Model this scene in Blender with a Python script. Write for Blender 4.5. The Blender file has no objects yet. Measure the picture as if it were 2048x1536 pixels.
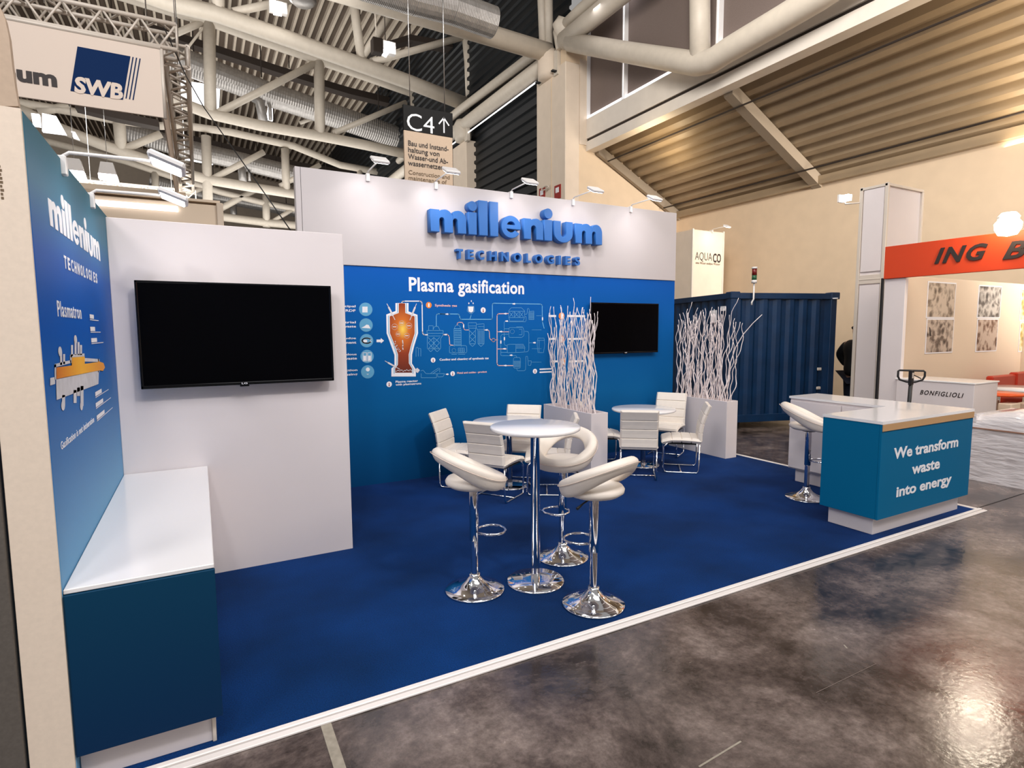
import bpy, math, random
from mathutils import Vector, Matrix
random.seed(7)
PI = math.pi
SC = bpy.context.scene
COL = SC.collection

# ------------------------------------------------------------------ camera
# rows of RM: world X, Y, Z axes in camera coordinates (x right, y down, z forward)
FPX = 1145.166
_v1 = Vector((3139 - 1024, 647 - 768, FPX)).normalized()
_v2 = Vector((398 - 1024, 664 - 768, FPX)).normalized()
_v3 = _v1.cross(_v2).normalized()
RM = Matrix((_v1, _v2, _v3))
EYE = Vector((0, 0, 1.75))
cam = bpy.data.cameras.new('camera')
camo = bpy.data.objects.new('camera', cam)
COL.objects.link(camo)
R3 = Matrix((RM.col[0], -RM.col[1], -RM.col[2])).transposed()
camo.matrix_world = Matrix.Translation(EYE) @ R3.to_4x4()
cam.sensor_width = 36
cam.lens = FPX / 2048 * 36
cam.clip_end = 300
SC.camera = camo

def ray(px, py): return RM @ Vector((px - 1024, py - 768, FPX))
def onz(px, py, z=0.0):
    r = ray(px, py); return EYE + r * ((z - EYE.z) / r.z)
def ony(px, py, y):
    r = ray(px, py); return EYE + r * (y / r.y)
def onx(px, py, x):
    r = ray(px, py); return EYE + r * (x / r.x)

# ------------------------------------------------------------------ world, exposure, large lights
SC.view_settings.view_transform = 'Standard'
SC.view_settings.look = 'None'
SC.view_settings.gamma = 1.0
SC.view_settings.exposure = 0.0
SC.view_settings.use_curve_mapping = False
w = bpy.data.worlds.new('world'); SC.world = w; w.use_nodes = True
w.node_tree.nodes['Background'].inputs[0].default_value = (1.0, 0.965, 0.94, 1)
w.node_tree.nodes['Background'].inputs[1].default_value = 0.33

def area(name, loc, target, sx, sy, power, col=(1, .95, .9), spread=PI):
    l = bpy.data.lights.new(name, 'AREA'); l.shape = 'RECTANGLE'; l.size = sx; l.size_y = sy
    l.energy = power; l.color = col; l.spread = spread
    o = bpy.data.objects.new(name, l); COL.objects.link(o)
    o.location = loc
    o.rotation_euler = (Vector(target) - Vector(loc)).to_track_quat('-Z', 'Y').to_euler()
    return o
# unseen hall lamps around the stand, plus added fills where no lamp hangs
area('hall_light_front', (3.0, -2.0, 9.0), (3.0, 3.5, 0), 8, 3, 390, (1, .975, .98))
area('hall_fill_left', (-5.0, -1.5, 7.5), (7.0, 3.8, 1.0), 2.5, 2.5, 330, (1, .96, .96))  # added fill for sides turned left, no lamp there
area('hall_light_key', (2.9, -2.6, 7.8), (0.6, 4.5, 1.5), .45, .45, 62, (1, .96, .95), PI * .6)
area('hall_light_key_left', (-1.2, -1.4, 6.6), (0.8, 4.5, 1.6), .45, .45, 30, (1, .97, .97), PI * .6)
area('hall_light_right', (9.5, -3.0, 7.0), (5.5, 4.0, .4), 1.5, 1.5, 200, (1, .90, .80))
area('hall_light_over', (1.5, 3.5, 9.8), (2.5, 4.2, 0), 5, 2, 80, (1, .97, .97))
area('hall_light_nave', (-4.0, 16, 6.5), (0.0, 30, 15), 12, 6, 1300, (1, .97, .92))
area('hall_light_nave_low', (3.0, 34, 6.0), (3.0, 33, 15), 12, 16, 1350, (1, .97, .92))
area('aisle_light', (12.4, -4.5, 4.8), (14.0, 4.5, 4.6), 1.6, 1.6, 270, (1, .92, .84), PI * .27)
area('banner_fill', (-2.4, 3.2, 8.2), (-1.2, 8.5, 4.8), 1.2, 1.2, 90, (1, .95, .9))  # added fill to lift the banner, no lamp there
area('pillar_fill', (4.5, 5.0, 8.6), (10.0, 11.0, 7.4), 2, 2, 480, (1, .94, .86))  # added fill to lift girder and pillar, no lamp there
area('aisle_fill_up', (10.95, 12.0, 6.2), (11.3, 12.2, 8), .3, 2.4, 26, (1, .80, .52))  # added upward fill for the bright roof zone, no fixture
area('aisle_fill_up', (11.6, 4.5, 5.6), (11.9, 4.6, 8), .5, 6.0, 60, (1, .82, .58))  # second added upward fill under the side roof, no fixture

# ------------------------------------------------------------------ materials
def srgb(r, g, b):
    f = lambda c: (c / 255 / 12.92) if c / 255 <= .04045 else ((c / 255 + .055) / 1.055) ** 2.4
    return (f(r), f(g), f(b), 1)
MATS = {}
def mat(name, col, rough=.5, metal=0.0, noise=0.0, nscale=8.0, bump=0.0, bscale=60.0, emit=None, estr=0.0, coat=0.0, spec=None, alpha=None):
    m = bpy.data.materials.new(name); m.use_nodes = True
    nt = m.node_tree; b = nt.nodes['Principled BSDF']
    b.inputs['Base Color'].default_value = col
    b.inputs['Roughness'].default_value = rough
    b.inputs['Metallic'].default_value = metal
    if coat: b.inputs['Coat Weight'].default_value = coat
    if spec is not None: b.inputs['Specular IOR Level'].default_value = spec
    if emit: b.inputs['Emission Color'].default_value = emit; b.inputs['Emission Strength'].default_value = estr
    if alpha is not None: b.inputs['Alpha'].default_value = alpha
    tc = nt.nodes.new('ShaderNodeTexCoord')
    if noise:
        n = nt.nodes.new('ShaderNodeTexNoise'); n.inputs['Scale'].default_value = nscale; n.inputs['Detail'].default_value = 5
        nt.links.new(tc.outputs['Object'], n.inputs['Vector'])
        mp = nt.nodes.new('ShaderNodeMapRange')
        mp.inputs['From Min'].default_value = .3; mp.inputs['From Max'].default_value = .7
        mp.inputs['To Min'].default_value = 1 - noise; mp.inputs['To Max'].default_value = 1 + noise * .6
        nt.links.new(n.outputs[0], mp.inputs[0])
        mx = nt.nodes.new('ShaderNodeMix'); mx.data_type = 'RGBA'; mx.blend_type = 'MULTIPLY'; mx.inputs[0].default_value = 1
        mx.inputs[6].default_value = col
        nt.links.new(mp.outputs[0], mx.inputs[7]); nt.links.new(mx.outputs[2], b.inputs['Base Color'])
    if bump:
        n2 = nt.nodes.new('ShaderNodeTexNoise'); n2.inputs['Scale'].default_value = bscale; n2.inputs['Detail'].default_value = 4
        nt.links.new(tc.outputs['Object'], n2.inputs['Vector'])
        bp = nt.nodes.new('ShaderNodeBump'); bp.inputs['Strength'].default_value = bump; bp.inputs['Distance'].default_value = .01
        nt.links.new(n2.outputs[0], bp.inputs['Height']); nt.links.new(bp.outputs[0], b.inputs['Normal'])
    MATS[name] = m
    return m
def gradmat(name, axis, stops, rough=.35, spec=.4):
    """film colour graded along a world axis: stops = [(coordinate, colour)...]"""
    m = bpy.data.materials.new(name); m.use_nodes = True
    nt = m.node_tree; b = nt.nodes['Principled BSDF']; b.inputs['Roughness'].default_value = rough
    b.inputs['Specular IOR Level'].default_value = spec
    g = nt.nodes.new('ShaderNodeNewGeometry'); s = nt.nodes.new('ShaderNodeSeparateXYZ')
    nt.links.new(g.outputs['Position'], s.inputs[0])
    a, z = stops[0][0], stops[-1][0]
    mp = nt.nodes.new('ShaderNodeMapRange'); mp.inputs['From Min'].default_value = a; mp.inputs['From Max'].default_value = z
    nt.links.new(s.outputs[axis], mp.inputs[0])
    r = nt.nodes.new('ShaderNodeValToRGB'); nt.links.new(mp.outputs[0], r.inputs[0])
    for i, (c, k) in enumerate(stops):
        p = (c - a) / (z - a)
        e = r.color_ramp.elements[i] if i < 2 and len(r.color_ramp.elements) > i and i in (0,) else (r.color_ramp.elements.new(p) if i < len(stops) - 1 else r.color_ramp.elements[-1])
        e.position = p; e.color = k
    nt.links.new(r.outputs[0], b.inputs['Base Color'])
    MATS[name] = m; return m

mat('white_panel', srgb(222, 214, 214), .42, noise=.02, nscale=2)
mat('header_white', srgb(192, 186, 187), .45)
mat('white_gloss', srgb(238, 236, 236), .16, coat=.3)
mat('beige_end', srgb(228, 212, 194), .7, noise=.04, nscale=60)
mat('grey_panel', srgb(92, 86, 80), .7, noise=.12, nscale=90)
mat('leather', srgb(234, 224, 212), .45, noise=.03, nscale=12, bump=.15, bscale=250)
mat('leather_back', srgb(225, 205, 190), .6, noise=.05, nscale=40, bump=.2, bscale=300)
mat('chrome', (.82, .82, .84, 1), .07, 1)
mat('steel', (.6, .6, .6, 1), .3, 1)
mat('alu', srgb(214, 204, 192), .4, .1)
mat('black_gloss', (.002, .002, .003, 1), .12, spec=.25)
mat('black', (.008, .008, .009, 1), .5)
mat('screen', (.0008, .0008, .0015, 1), .15, spec=.06)
mat('rail_white', srgb(232, 226, 222), .35)
mat('sign_blue', srgb(40, 104, 178), .5, noise=.05, nscale=5)
mat('print_white', srgb(240, 240, 245), .4)
mat('print_pink', srgb(235, 190, 185), .4)
mat('print_lightblue', srgb(110, 180, 225), .4)
mat('print_icon', srgb(95, 165, 205), .4)
mat('print_orange', srgb(240, 140, 60), .4)
mat('print_grey', srgb(214, 214, 220), .4, noise=.12, nscale=20)
mat('print_dark', srgb(60, 20, 12), .4)
mat('teal_front', srgb(0, 100, 144), .6, spec=.12)
mat('teal_dark', srgb(0, 62, 96), .35)
mat('branch_white', srgb(244, 232, 230), .5, noise=.08, nscale=30)
mat('container_blue', srgb(2, 44, 80), .36, noise=.25, nscale=4, bump=.2, bscale=30)
mat('wall_beige', srgb(218, 196, 168), .85, noise=.04, nscale=3)
mat('wall_white', srgb(222, 206, 188), .8, noise=.04, nscale=3)
mat('steel_paint', srgb(208, 198, 184), .5, noise=.05, nscale=6)
mat('girder', srgb(228, 220, 210), .5, noise=.05, nscale=3)
mat('roof_sheet', srgb(222, 208, 190), .45, noise=.06, nscale=5)
mat('roof_dark', srgb(52, 42, 36), .7)
mat('roof_channel_shade', srgb(98, 84, 72), .7)  # dark colour stands in for shade in the channels between roof ribs
mat('rafter_paint', srgb(150, 136, 118), .5)
mat('aisle_sheet', srgb(160, 140, 113), .4, noise=.08, nscale=2)
mat('clad_dark', srgb(5, 12, 19), .5)
mat('blind', srgb(118, 104, 98), .8, noise=.1, nscale=60)
mat('daylight', (1, 1, 1, 1), .5, emit=(1, .97, .98, 1), estr=2.2)
mat('lamp_glow', (1, 1, 1, 1), .5, emit=(1, .95, .9, 1), estr=9)
mat('lamp_warm', (1, 1, 1, 1), .5, emit=(1, .8, .55, 1), estr=12)
mat('lamp_body', srgb(225, 222, 220), .4)
mat('duct', (.42, .40, .385, 1), .38, .6, noise=.15, nscale=6)
mat('banner', srgb(226, 210, 196), .8)
mat('navy', srgb(0, 38, 84), .6, spec=.1)
mat('ink_dark', srgb(42, 32, 30), .6)
mat('ink_brown', srgb(110, 90, 66), .6)
mat('sign_black', srgb(3, 3, 5), .6, spec=.2)
mat('sign_beige', srgb(186, 164, 142), .6, noise=.05, nscale=60)
mat('fascia_orange', srgb(206, 64, 22), .5)
mat('red_vinyl', srgb(178, 44, 20), .35)
mat('orange_top', srgb(238, 96, 36), .3)
mat('cream', srgb(232, 212, 188), .6)
mat('plastic_wrap', srgb(222, 218, 220), .14, noise=.06, nscale=3, bump=1.0, bscale=5, coat=.8)
_nt = MATS['plastic_wrap'].node_tree
_mp = _nt.nodes.new('ShaderNodeMapping'); _mp.inputs['Scale'].default_value = (1, .8, 3.6)
_tc = [n for n in _nt.nodes if n.type == 'TEX_COORD'][0]; _nt.links.new(_tc.outputs['Object'], _mp.inputs[0])
_bn = [n for n in _nt.nodes if n.type == 'TEX_NOISE' and n.inputs['Scale'].default_value == 5][0]; _nt.links.new(_mp.outputs[0], _bn.inputs['Vector'])
[n for n in _nt.nodes if n.type == 'BUMP'][0].inputs['Distance'].default_value = .03
mat('strap', srgb(150, 110, 90), .5)
mat('tape', srgb(150, 142, 128), .6, noise=.2, nscale=30)
mat('faint_scratch', srgb(112, 100, 93), .5)
mat('skin', srgb(196, 150, 124), .6)
mat('jacket', srgb(8, 8, 12), .8)
mat('denim', srgb(18, 26, 44), .8)
mat('wood', srgb(190, 150, 105), .6)
mat('red_sign', srgb(150, 30, 22), .5)
mat('green_glass', srgb(40, 90, 60), .3)
mat('red_glass', srgb(110, 20, 20), .3)
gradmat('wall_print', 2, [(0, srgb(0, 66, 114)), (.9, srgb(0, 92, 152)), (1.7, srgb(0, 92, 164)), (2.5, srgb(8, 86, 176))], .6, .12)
gradmat('left_print_lit', 2, [(.8, srgb(96, 154, 196)), (1.3, srgb(44, 110, 176)), (1.75, srgb(0, 82, 172)), (2.05, srgb(6, 84, 172)), (2.3, srgb(56, 116, 148)), (2.5, srgb(62, 112, 130))], .5, .15)  # pale foot and dim top paint reflected light and shade into the blue
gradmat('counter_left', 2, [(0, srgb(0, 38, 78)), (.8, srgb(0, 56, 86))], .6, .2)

# reactor fill: printed glow, orange to dark brown
m = bpy.data.materials.new('reactor_print'); m.use_nodes = True; nt = m.node_tree; b = nt.nodes['Principled BSDF']; b.inputs['Roughness'].default_value = .4
g = nt.nodes.new('ShaderNodeNewGeometry'); vm = nt.nodes.new('ShaderNodeVectorMath'); vm.operation = 'SUBTRACT'
_c = ony(700 + 770 / 7.315, 590 + 500 / 7.315, 6.357); vm.inputs[1].default_value = _c
vs = nt.nodes.new('ShaderNodeVectorMath'); vs.operation = 'MULTIPLY'; vs.inputs[1].default_value = (1, 0, .62)
ln = nt.nodes.new('ShaderNodeVectorMath'); ln.operation = 'LENGTH'
nt.links.new(g.outputs['Position'], vm.inputs[0]); nt.links.new(vm.outputs[0], vs.inputs[0]); nt.links.new(vs.outputs[0], ln.inputs[0])
r = nt.nodes.new('ShaderNodeValToRGB'); nt.links.new(ln.outputs['Value'], r.inputs[0])
r.color_ramp.elements[0].position = .0; r.color_ramp.elements[0].color = srgb(255, 215, 90)
r.color_ramp.elements[1].position = .36; r.color_ramp.elements[1].color = srgb(70, 20, 16)
e = r.color_ramp.elements.new(.07); e.color = srgb(210, 110, 34)
e = r.color_ramp.elements.new(.17); e.color = srgb(150, 58, 24)
nt.links.new(r.outputs[0], b.inputs['Base Color']); MATS['reactor_print'] = m

# carpet
m = mat('carpet', srgb(0, 58, 122), .95, spec=.1); nt = m.node_tree; b = nt.nodes['Principled BSDF']
tc = nt.nodes.new('ShaderNodeTexCoord')
n1 = nt.nodes.new('ShaderNodeTexNoise'); n1.inputs['Scale'].default_value = 1.3; n1.inputs['Detail'].default_value = 3
n2 = nt.nodes.new('ShaderNodeTexNoise'); n2.inputs['Scale'].default_value = 160; n2.inputs['Detail'].default_value = 2
nt.links.new(tc.outputs['Object'], n1.inputs['Vector']); nt.links.new(tc.outputs['Object'], n2.inputs['Vector'])
r = nt.nodes.new('ShaderNodeValToRGB'); nt.links.new(n1.outputs[0], r.inputs[0])
r.color_ramp.elements[0].position = .34; r.color_ramp.elements[0].color = srgb(0, 37, 76)
r.color_ramp.elements[1].position = .66; r.color_ramp.elements[1].color = srgb(3, 50, 104)
mp = nt.nodes.new('ShaderNodeMapRange'); mp.inputs['From Min'].default_value = .3; mp.inputs['From Max'].default_value = .7; mp.inputs['To Min'].default_value = .68; mp.inputs['To Max'].default_value = 1.3
nt.links.new(n2.outputs[0], mp.inputs[0])
mx = nt.nodes.new('ShaderNodeMix'); mx.data_type = 'RGBA'; mx.blend_type = 'MULTIPLY'; mx.inputs[0].default_value = 1
nt.links.new(r.outputs[0], mx.inputs[6]); nt.links.new(mp.outputs[0], mx.inputs[7]); nt.links.new(mx.outputs[2], b.inputs['Base Color'])
bp = nt.nodes.new('ShaderNodeBump'); bp.inputs['Strength'].default_value = .4; bp.inputs['Distance'].default_value = .004
nt.links.new(n2.outputs[0], bp.inputs['Height']); nt.links.new(bp.outputs[0], b.inputs['Normal'])
b.inputs['Sheen Weight'].default_value = .12; b.inputs['Sheen Tint'].default_value = srgb(120, 110, 210)

# polished, stained hall floor
m = mat('hall_floor', srgb(96, 84, 76), .25); nt = m.node_tree; b = nt.nodes['Principled BSDF']
tc = nt.nodes.new('ShaderNodeTexCoord')
n1 = nt.nodes.new('ShaderNodeTexNoise'); n1.inputs['Scale'].default_value = 1.5; n1.inputs['Detail'].default_value = 12; n1.inputs['Roughness'].default_value = .74; n1.inputs['Distortion'].default_value = .25
nt.links.new(tc.outputs['Object'], n1.inputs['Vector'])
r = nt.nodes.new('ShaderNodeValToRGB'); nt.links.new(n1.outputs[0], r.inputs[0])
r.color_ramp.elements[0].position = .38; r.color_ramp.elements[0].color = srgb(44, 37, 35)
r.color_ramp.elements[1].position = .64; r.color_ramp.elements[1].color = srgb(124, 111, 105)
e = r.color_ramp.elements.new(.5); e.color = srgb(84, 73, 69)
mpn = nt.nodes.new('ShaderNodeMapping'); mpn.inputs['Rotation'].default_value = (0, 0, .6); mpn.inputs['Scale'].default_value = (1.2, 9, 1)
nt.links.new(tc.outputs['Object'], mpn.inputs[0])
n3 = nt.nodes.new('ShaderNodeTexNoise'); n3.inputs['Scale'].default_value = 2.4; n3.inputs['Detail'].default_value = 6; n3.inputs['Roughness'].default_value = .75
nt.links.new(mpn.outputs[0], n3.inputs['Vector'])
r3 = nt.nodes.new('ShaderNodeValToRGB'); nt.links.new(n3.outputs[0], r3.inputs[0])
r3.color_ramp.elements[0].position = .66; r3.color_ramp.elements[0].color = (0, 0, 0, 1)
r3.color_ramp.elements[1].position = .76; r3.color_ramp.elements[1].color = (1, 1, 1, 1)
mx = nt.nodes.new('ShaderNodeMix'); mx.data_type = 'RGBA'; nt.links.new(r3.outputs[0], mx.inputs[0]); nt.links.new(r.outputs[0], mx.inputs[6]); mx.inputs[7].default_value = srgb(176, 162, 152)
n5 = nt.nodes.new('ShaderNodeTexNoise'); n5.inputs['Scale'].default_value = 22; n5.inputs['Detail'].default_value = 8; n5.inputs['Roughness'].default_value = .7
nt.links.new(tc.outputs['Object'], n5.inputs['Vector'])
m5 = nt.nodes.new('ShaderNodeMapRange'); m5.inputs['From Min'].default_value = .3; m5.inputs['From Max'].default_value = .7; m5.inputs['To Min'].default_value = .62; m5.inputs['To Max'].default_value = 1.45
nt.links.new(n5.outputs[0], m5.inputs[0])
mx5 = nt.nodes.new('ShaderNodeMix'); mx5.data_type = 'RGBA'; mx5.blend_type = 'MULTIPLY'; mx5.inputs[0].default_value = 1
nt.links.new(mx.outputs[2], mx5.inputs[6]); nt.links.new(m5.outputs[0], mx5.inputs[7]); nt.links.new(mx5.outputs[2], b.inputs['Base Color'])
mr = nt.nodes.new('ShaderNodeMapRange'); mr.inputs['From Min'].default_value = .3; mr.inputs['From Max'].default_value = .7; mr.inputs['To Min'].default_value = .10; mr.inputs['To Max'].default_value = .30
nt.links.new(n1.outputs[0], mr.inputs[0]); nt.links.new(mr.outputs[0], b.inputs['Roughness'])
n4 = nt.nodes.new('ShaderNodeTexNoise'); n4.inputs['Scale'].default_value = 34; n4.inputs['Detail'].default_value = 5
nt.links.new(tc.outputs['Object'], n4.inputs['Vector'])
bp = nt.nodes.new('ShaderNodeBump'); bp.inputs['Strength'].default_value = .13; bp.inputs['Distance'].default_value = .006
nt.links.new(n4.outputs[0], bp.inputs['Height']); nt.links.new(bp.outputs[0], b.inputs['Normal'])
b.inputs['Specular IOR Level'].default_value = .75

def photomat(name, seed, a, c, d):
    m = bpy.data.materials.new(name); m.use_nodes = True; nt = m.node_tree; b = nt.nodes['Principled BSDF']; b.inputs['Roughness'].default_value = .5
    tc = nt.nodes.new('ShaderNodeTexCoord'); mp = nt.nodes.new('ShaderNodeMapping'); mp.inputs['Location'].default_value = (seed, seed * 2.3, seed * .7)
    nt.links.new(tc.outputs['Object'], mp.inputs[0])
    v = nt.nodes.new('ShaderNodeTexVoronoi'); v.inputs['Scale'].default_value = 9; v.inputs['Randomness'].default_value = 1
    n = nt.nodes.new('ShaderNodeTexNoise'); n.inputs['Scale'].default_value = 5; n.inputs['Detail'].default_value = 6; n.inputs['Distortion'].default_value = 1.6
    nt.links.new(mp.outputs[0], v.inputs['Vector']); nt.links.new(mp.outputs[0], n.inputs['Vector'])
    ad = nt.nodes.new('ShaderNodeMath'); ad.operation = 'MULTIPLY_ADD'; ad.inputs[1].default_value = .5
    nt.links.new(v.outputs['Distance'], ad.inputs[0]); nt.links.new(n.outputs[0], ad.inputs[2])
    r = nt.nodes.new('ShaderNodeValToRGB'); nt.links.new(ad.outputs[0], r.inputs[0])
    r.color_ramp.elements[0].position = .42; r.color_ramp.elements[0].color = a
    r.color_ramp.elements[1].position = .85; r.color_ramp.elements[1].color = d
    e = r.color_ramp.elements.new(.62); e.color = c
    nt.links.new(r.outputs[0], b.inputs['Base Color']); MATS[name] = m
photomat('poster_a', 1.1, srgb(70, 60, 54), srgb(140, 124, 108), srgb(206, 190, 172))
photomat('poster_b', 4.2, srgb(40, 34, 32), srgb(110, 94, 84), srgb(200, 184, 168))
photomat('poster_c', 7.7, srgb(46, 46, 50), srgb(110, 104, 100), srgb(206, 200, 192))
photomat('poster_d', 9.9, srgb(36, 32, 34), srgb(120, 86, 68), srgb(200, 180, 164))
photomat('poster_e', 13.3, srgb(90, 96, 110), srgb(200, 170, 90), srgb(240, 230, 200))

# ------------------------------------------------------------------ mesh builder
class MB:
    def __init__(s): s.v = []; s.f = []; s.s = []; s.mi = []
    def add(s, vs, fs, smooth=False, mi=0):
        o = len(s.v); s.v += [tuple(v) for v in vs]
        for f in fs: s.f.append([i + o for i in f]); s.s.append(smooth); s.mi.append(mi)
        return s
    def box(s, x0, x1, y0, y1, z0, z1, mi=0):
        vs = [(x, y, z) for z in (z0, z1) for y in (y0, y1) for x in (x0, x1)]
        return s.add(vs, [(0, 2, 3, 1), (4, 5, 7, 6), (0, 1, 5, 4), (2, 6, 7, 3), (0, 4, 6, 2), (1, 3, 7, 5)], mi=mi)
    def cbox(s, x0, x1, y0, y1, z0, z1, c=.004, mi=0):
        """box with chamfered edges"""
        X = (x0, x1); Y = (y0, y1); Z = (z0, z1); vs = []; idx = {}
        for i in (0, 1):
            for j in (0, 1):
                for k in (0, 1):
                    sx, sy, sz = (1, -1)[i], (1, -1)[j], (1, -1)[k]
                    idx[i, j, k, 0] = len(vs); vs.append((X[i], Y[j] + sy * c, Z[k] + sz * c))
                    idx[i, j, k, 1] = len(vs); vs.append((X[i] + sx * c, Y[j], Z[k] + sz * c))
                    idx[i, j, k, 2] = len(vs); vs.append((X[i] + sx * c, Y[j] + sy * c, Z[k]))
        fs = []
        for i in (0, 1):
            fs.append([idx[i, a, b_, 0] for a, b_ in ((0, 0), (1, 0), (1, 1), (0, 1))])
            fs.append([idx[a, i, b_, 1] for a, b_ in ((0, 0), (1, 0), (1, 1), (0, 1))])
            fs.append([idx[a, b_, i, 2] for a, b_ in ((0, 0), (1, 0), (1, 1), (0, 1))])
            for j in (0, 1):
                fs.append([idx[i, j, 0, 0], idx[i, j, 1, 0], idx[i, j, 1, 1], idx[i, j, 0, 1]])
                fs.append([idx[i, 0, j, 0], idx[i, 1, j, 0], idx[i, 1, j, 2], idx[i, 0, j, 2]])
                fs.append([idx[0, i, j, 1], idx[1, i, j, 1], idx[1, i, j, 2], idx[0, i, j, 2]])
                for k in (0, 1): fs.append([idx[i, j, k, 0], idx[i, j, k, 1], idx[i, j, k, 2]])
        return s.add(vs, fs, mi=mi)
    def tube(s, pts, r, n=8, closed=False, cap=True, smooth=True, mi=0):
        pts = [Vector(p) for p in pts]; m = len(pts)
        rr = r if isinstance(r, (list, tuple)) else [r] * m
        T = []
        for i in range(m):
            a = pts[(i - 1) % m] if (closed or i) else pts[i]; b_ = pts[(i + 1) % m] if (closed or i < m - 1) else pts[i]
            T.append((b_ - a).normalized())
        up = Vector((0, 0, 1)) if abs(T[0].z) < .9 else Vector((1, 0, 0))
        N = (up - T[0] * up.dot(T[0])).normalized(); vs = []
        for i in range(m):
            N = (N - T[i] * N.dot(T[i])).normalized(); B = T[i].cross(N)
            k = 1.0
            if (closed or 0 < i < m - 1):
                d1 = (pts[i] - pts[i - 1]).normalized(); c = max(.5, d1.dot(T[i])); k = 1 / c
            for j in range(n):
                a = 2 * PI * j / n
                vs.append(pts[i] + (N * math.cos(a) + B * math.sin(a)) * rr[i] * (1 if n > 6 and k < 1.05 else 1))
        fs = []
        for i in range(m if closed else m - 1):
            for j in range(n):
                a = i * n + j; b_ = i * n + (j + 1) % n; c = ((i + 1) % m) * n
                fs.append((a, b_, c + (j + 1) % n, c + j))
        s.add(vs, fs, smooth, mi)
        if cap and not closed:
            o = len(s.v) - len(vs)
            s.f.append([o + j for j in range(n)][::-1]); s.s.append(False); s.mi.append(mi)
            s.f.append([o + (m - 1) * n + j for j in range(n)]); s.s.append(False); s.mi.append(mi)
        return s
    def lathe(s, prof, n=32, c=(0, 0), smooth=True, mi=0):
        vs = []; fs = []
        for r, z in prof:
            for j in range(n):
                a = 2 * PI * j / n; vs.append((c[0] + r * math.cos(a), c[1] + r * math.sin(a), z))
        for i in range(len(prof) - 1):
            for j in range(n):
                a = i * n + j; b_ = i * n + (j + 1) % n; fs.append((a, b_, b_ + n, a + n))
        return s.add(vs, fs, smooth, mi)
    def prism(s, poly, d0, d1, M=None, mi=0):
        """polygon in (u,v) extruded along w from d0 to d1; M maps (u,v,w) to object space"""
        n = len(poly); vs = [Vector((u, v, d)) for d in (d0, d1) for u, v in poly]
        if M: vs = [M @ v for v in vs]
        fs = [list(range(n))[::-1], list(range(n, 2 * n))] + [(i, (i + 1) % n, n + (i + 1) % n, n + i) for i in range(n)]
        return s.add(vs, fs, mi=mi)
    def build(s, name, m, parent=None, loc=None, rz=None):
        me = bpy.data.meshes.new(name); me.from_pydata(s.v, [], s.f)
        me.polygons.foreach_set('use_smooth', s.s)
        for k in (m if isinstance(m, (list, tuple)) else [m]): me.materials.append(MATS[k])
        me.polygons.foreach_set('material_index', s.mi)
        me.update()
        import bmesh
        bm = bmesh.new(); bm.from_mesh(me); bmesh.ops.recalc_face_normals(bm, faces=bm.faces); bm.to_mesh(me); bm.free()
        o = bpy.data.objects.new(name, me); COL.objects.link(o)
        if parent: o.parent = parent
        if loc: o.location = loc
        if rz is not None: o.rotation_euler.z = rz
        return o
def tag(o, label=None, cat=None, group=None, kind=None):
    if label: o['label'] = label
    if cat: o['category'] = cat
    if group: o['group'] = group
    if kind: o['kind'] = kind
    return o
def thing(name, label, cat, loc=(0, 0, 0), rz=0, group=None):
    o = bpy.data.objects.new(name, None); COL.objects.link(o); o.location = loc; o.rotation_euler.z = rz
    o.empty_display_size = .1
    return tag(o, label, cat, group)
def copy_tree(o, parent=None):
    c = o.copy(); COL.objects.link(c); c.parent = parent
    for ch in list(o.children): copy_tree(ch, c)
    return c

# frames: flat things laid on a wall.  M maps (u right, v up, w out of the wall)
def frame_y(y): return Matrix(((1, 0, 0, 0), (0, 0, -1, y), (0, 1, 0, 0), (0, 0, 0, 1)))       # wall facing the front (-Y)
def frame_x(x): return Matrix(((0, 0, 1, x), (1, 0, 0, 0), (0, 1, 0, 0), (0, 0, 0, 1)))        # wall facing +X, reads along +Y
def frame_xn(x): return Matrix(((0, 0, -1, x), (-1, 0, 0, 0), (0, 1, 0, 0), (0, 0, 0, 1)))     # wall facing -X, reads along -Y

_txt = {}
def text_geo(s, bold=0.0, depth=0.0, shear=0.0, space=1.0, res=3):
    """text as plain geometry: vertices, faces, bounds"""
    key = (s, bold, depth, shear, space, res)
    if key in _txt: return _txt[key]
    cu = bpy.data.curves.new('t', 'FONT'); cu.body = s; cu.offset = bold; cu.shear = shear; cu.space_character = space
    cu.resolution_u = res; cu.fill_mode = 'BOTH'; cu.extrude = .5
    o = bpy.data.objects.new('t', cu); COL.objects.link(o)
    dg = bpy.context.evaluated_depsgraph_get(); me = bpy.data.meshes.new_from_object(o.evaluated_get(dg))
    vs = [v.co.copy() for v in me.vertices]; fs = [list(p.vertices) for p in me.polygons]
    bpy.data.objects.remove(o); bpy.data.curves.remove(cu); bpy.data.meshes.remove(me)
    x0 = min(v.x for v in vs); x1 = max(v.x for v in vs); y0 = min(v.y for v in vs); y1 = max(v.y for v in vs)
    _txt[key] = (vs, fs, (x0, x1, y0, y1)); return _txt[key]
def add_text(mb, s, M, u0, u1, v0, v1, w0, w1, bold=.02, shear=0.0, space=1.0, mi=0, res=3, keep=False):
    vs, fs, (x0, x1, y0, y1) = text_geo(s, bold, 0, shear, space, res)
    sx = (u1 - u0) / (x1 - x0); sy = (v1 - v0) / (y1 - y0)
    if keep: sx = sy if keep == 'h' else sx; sy = sx if keep == 'w' else sy
    out = [M @ Vector((u0 + (v.x - x0) * sx, v0 + (v.y - y0) * sy, w0 if v.z < 0 else w1)) for v in vs]
    mb.add(out, fs, mi=mi)
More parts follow.
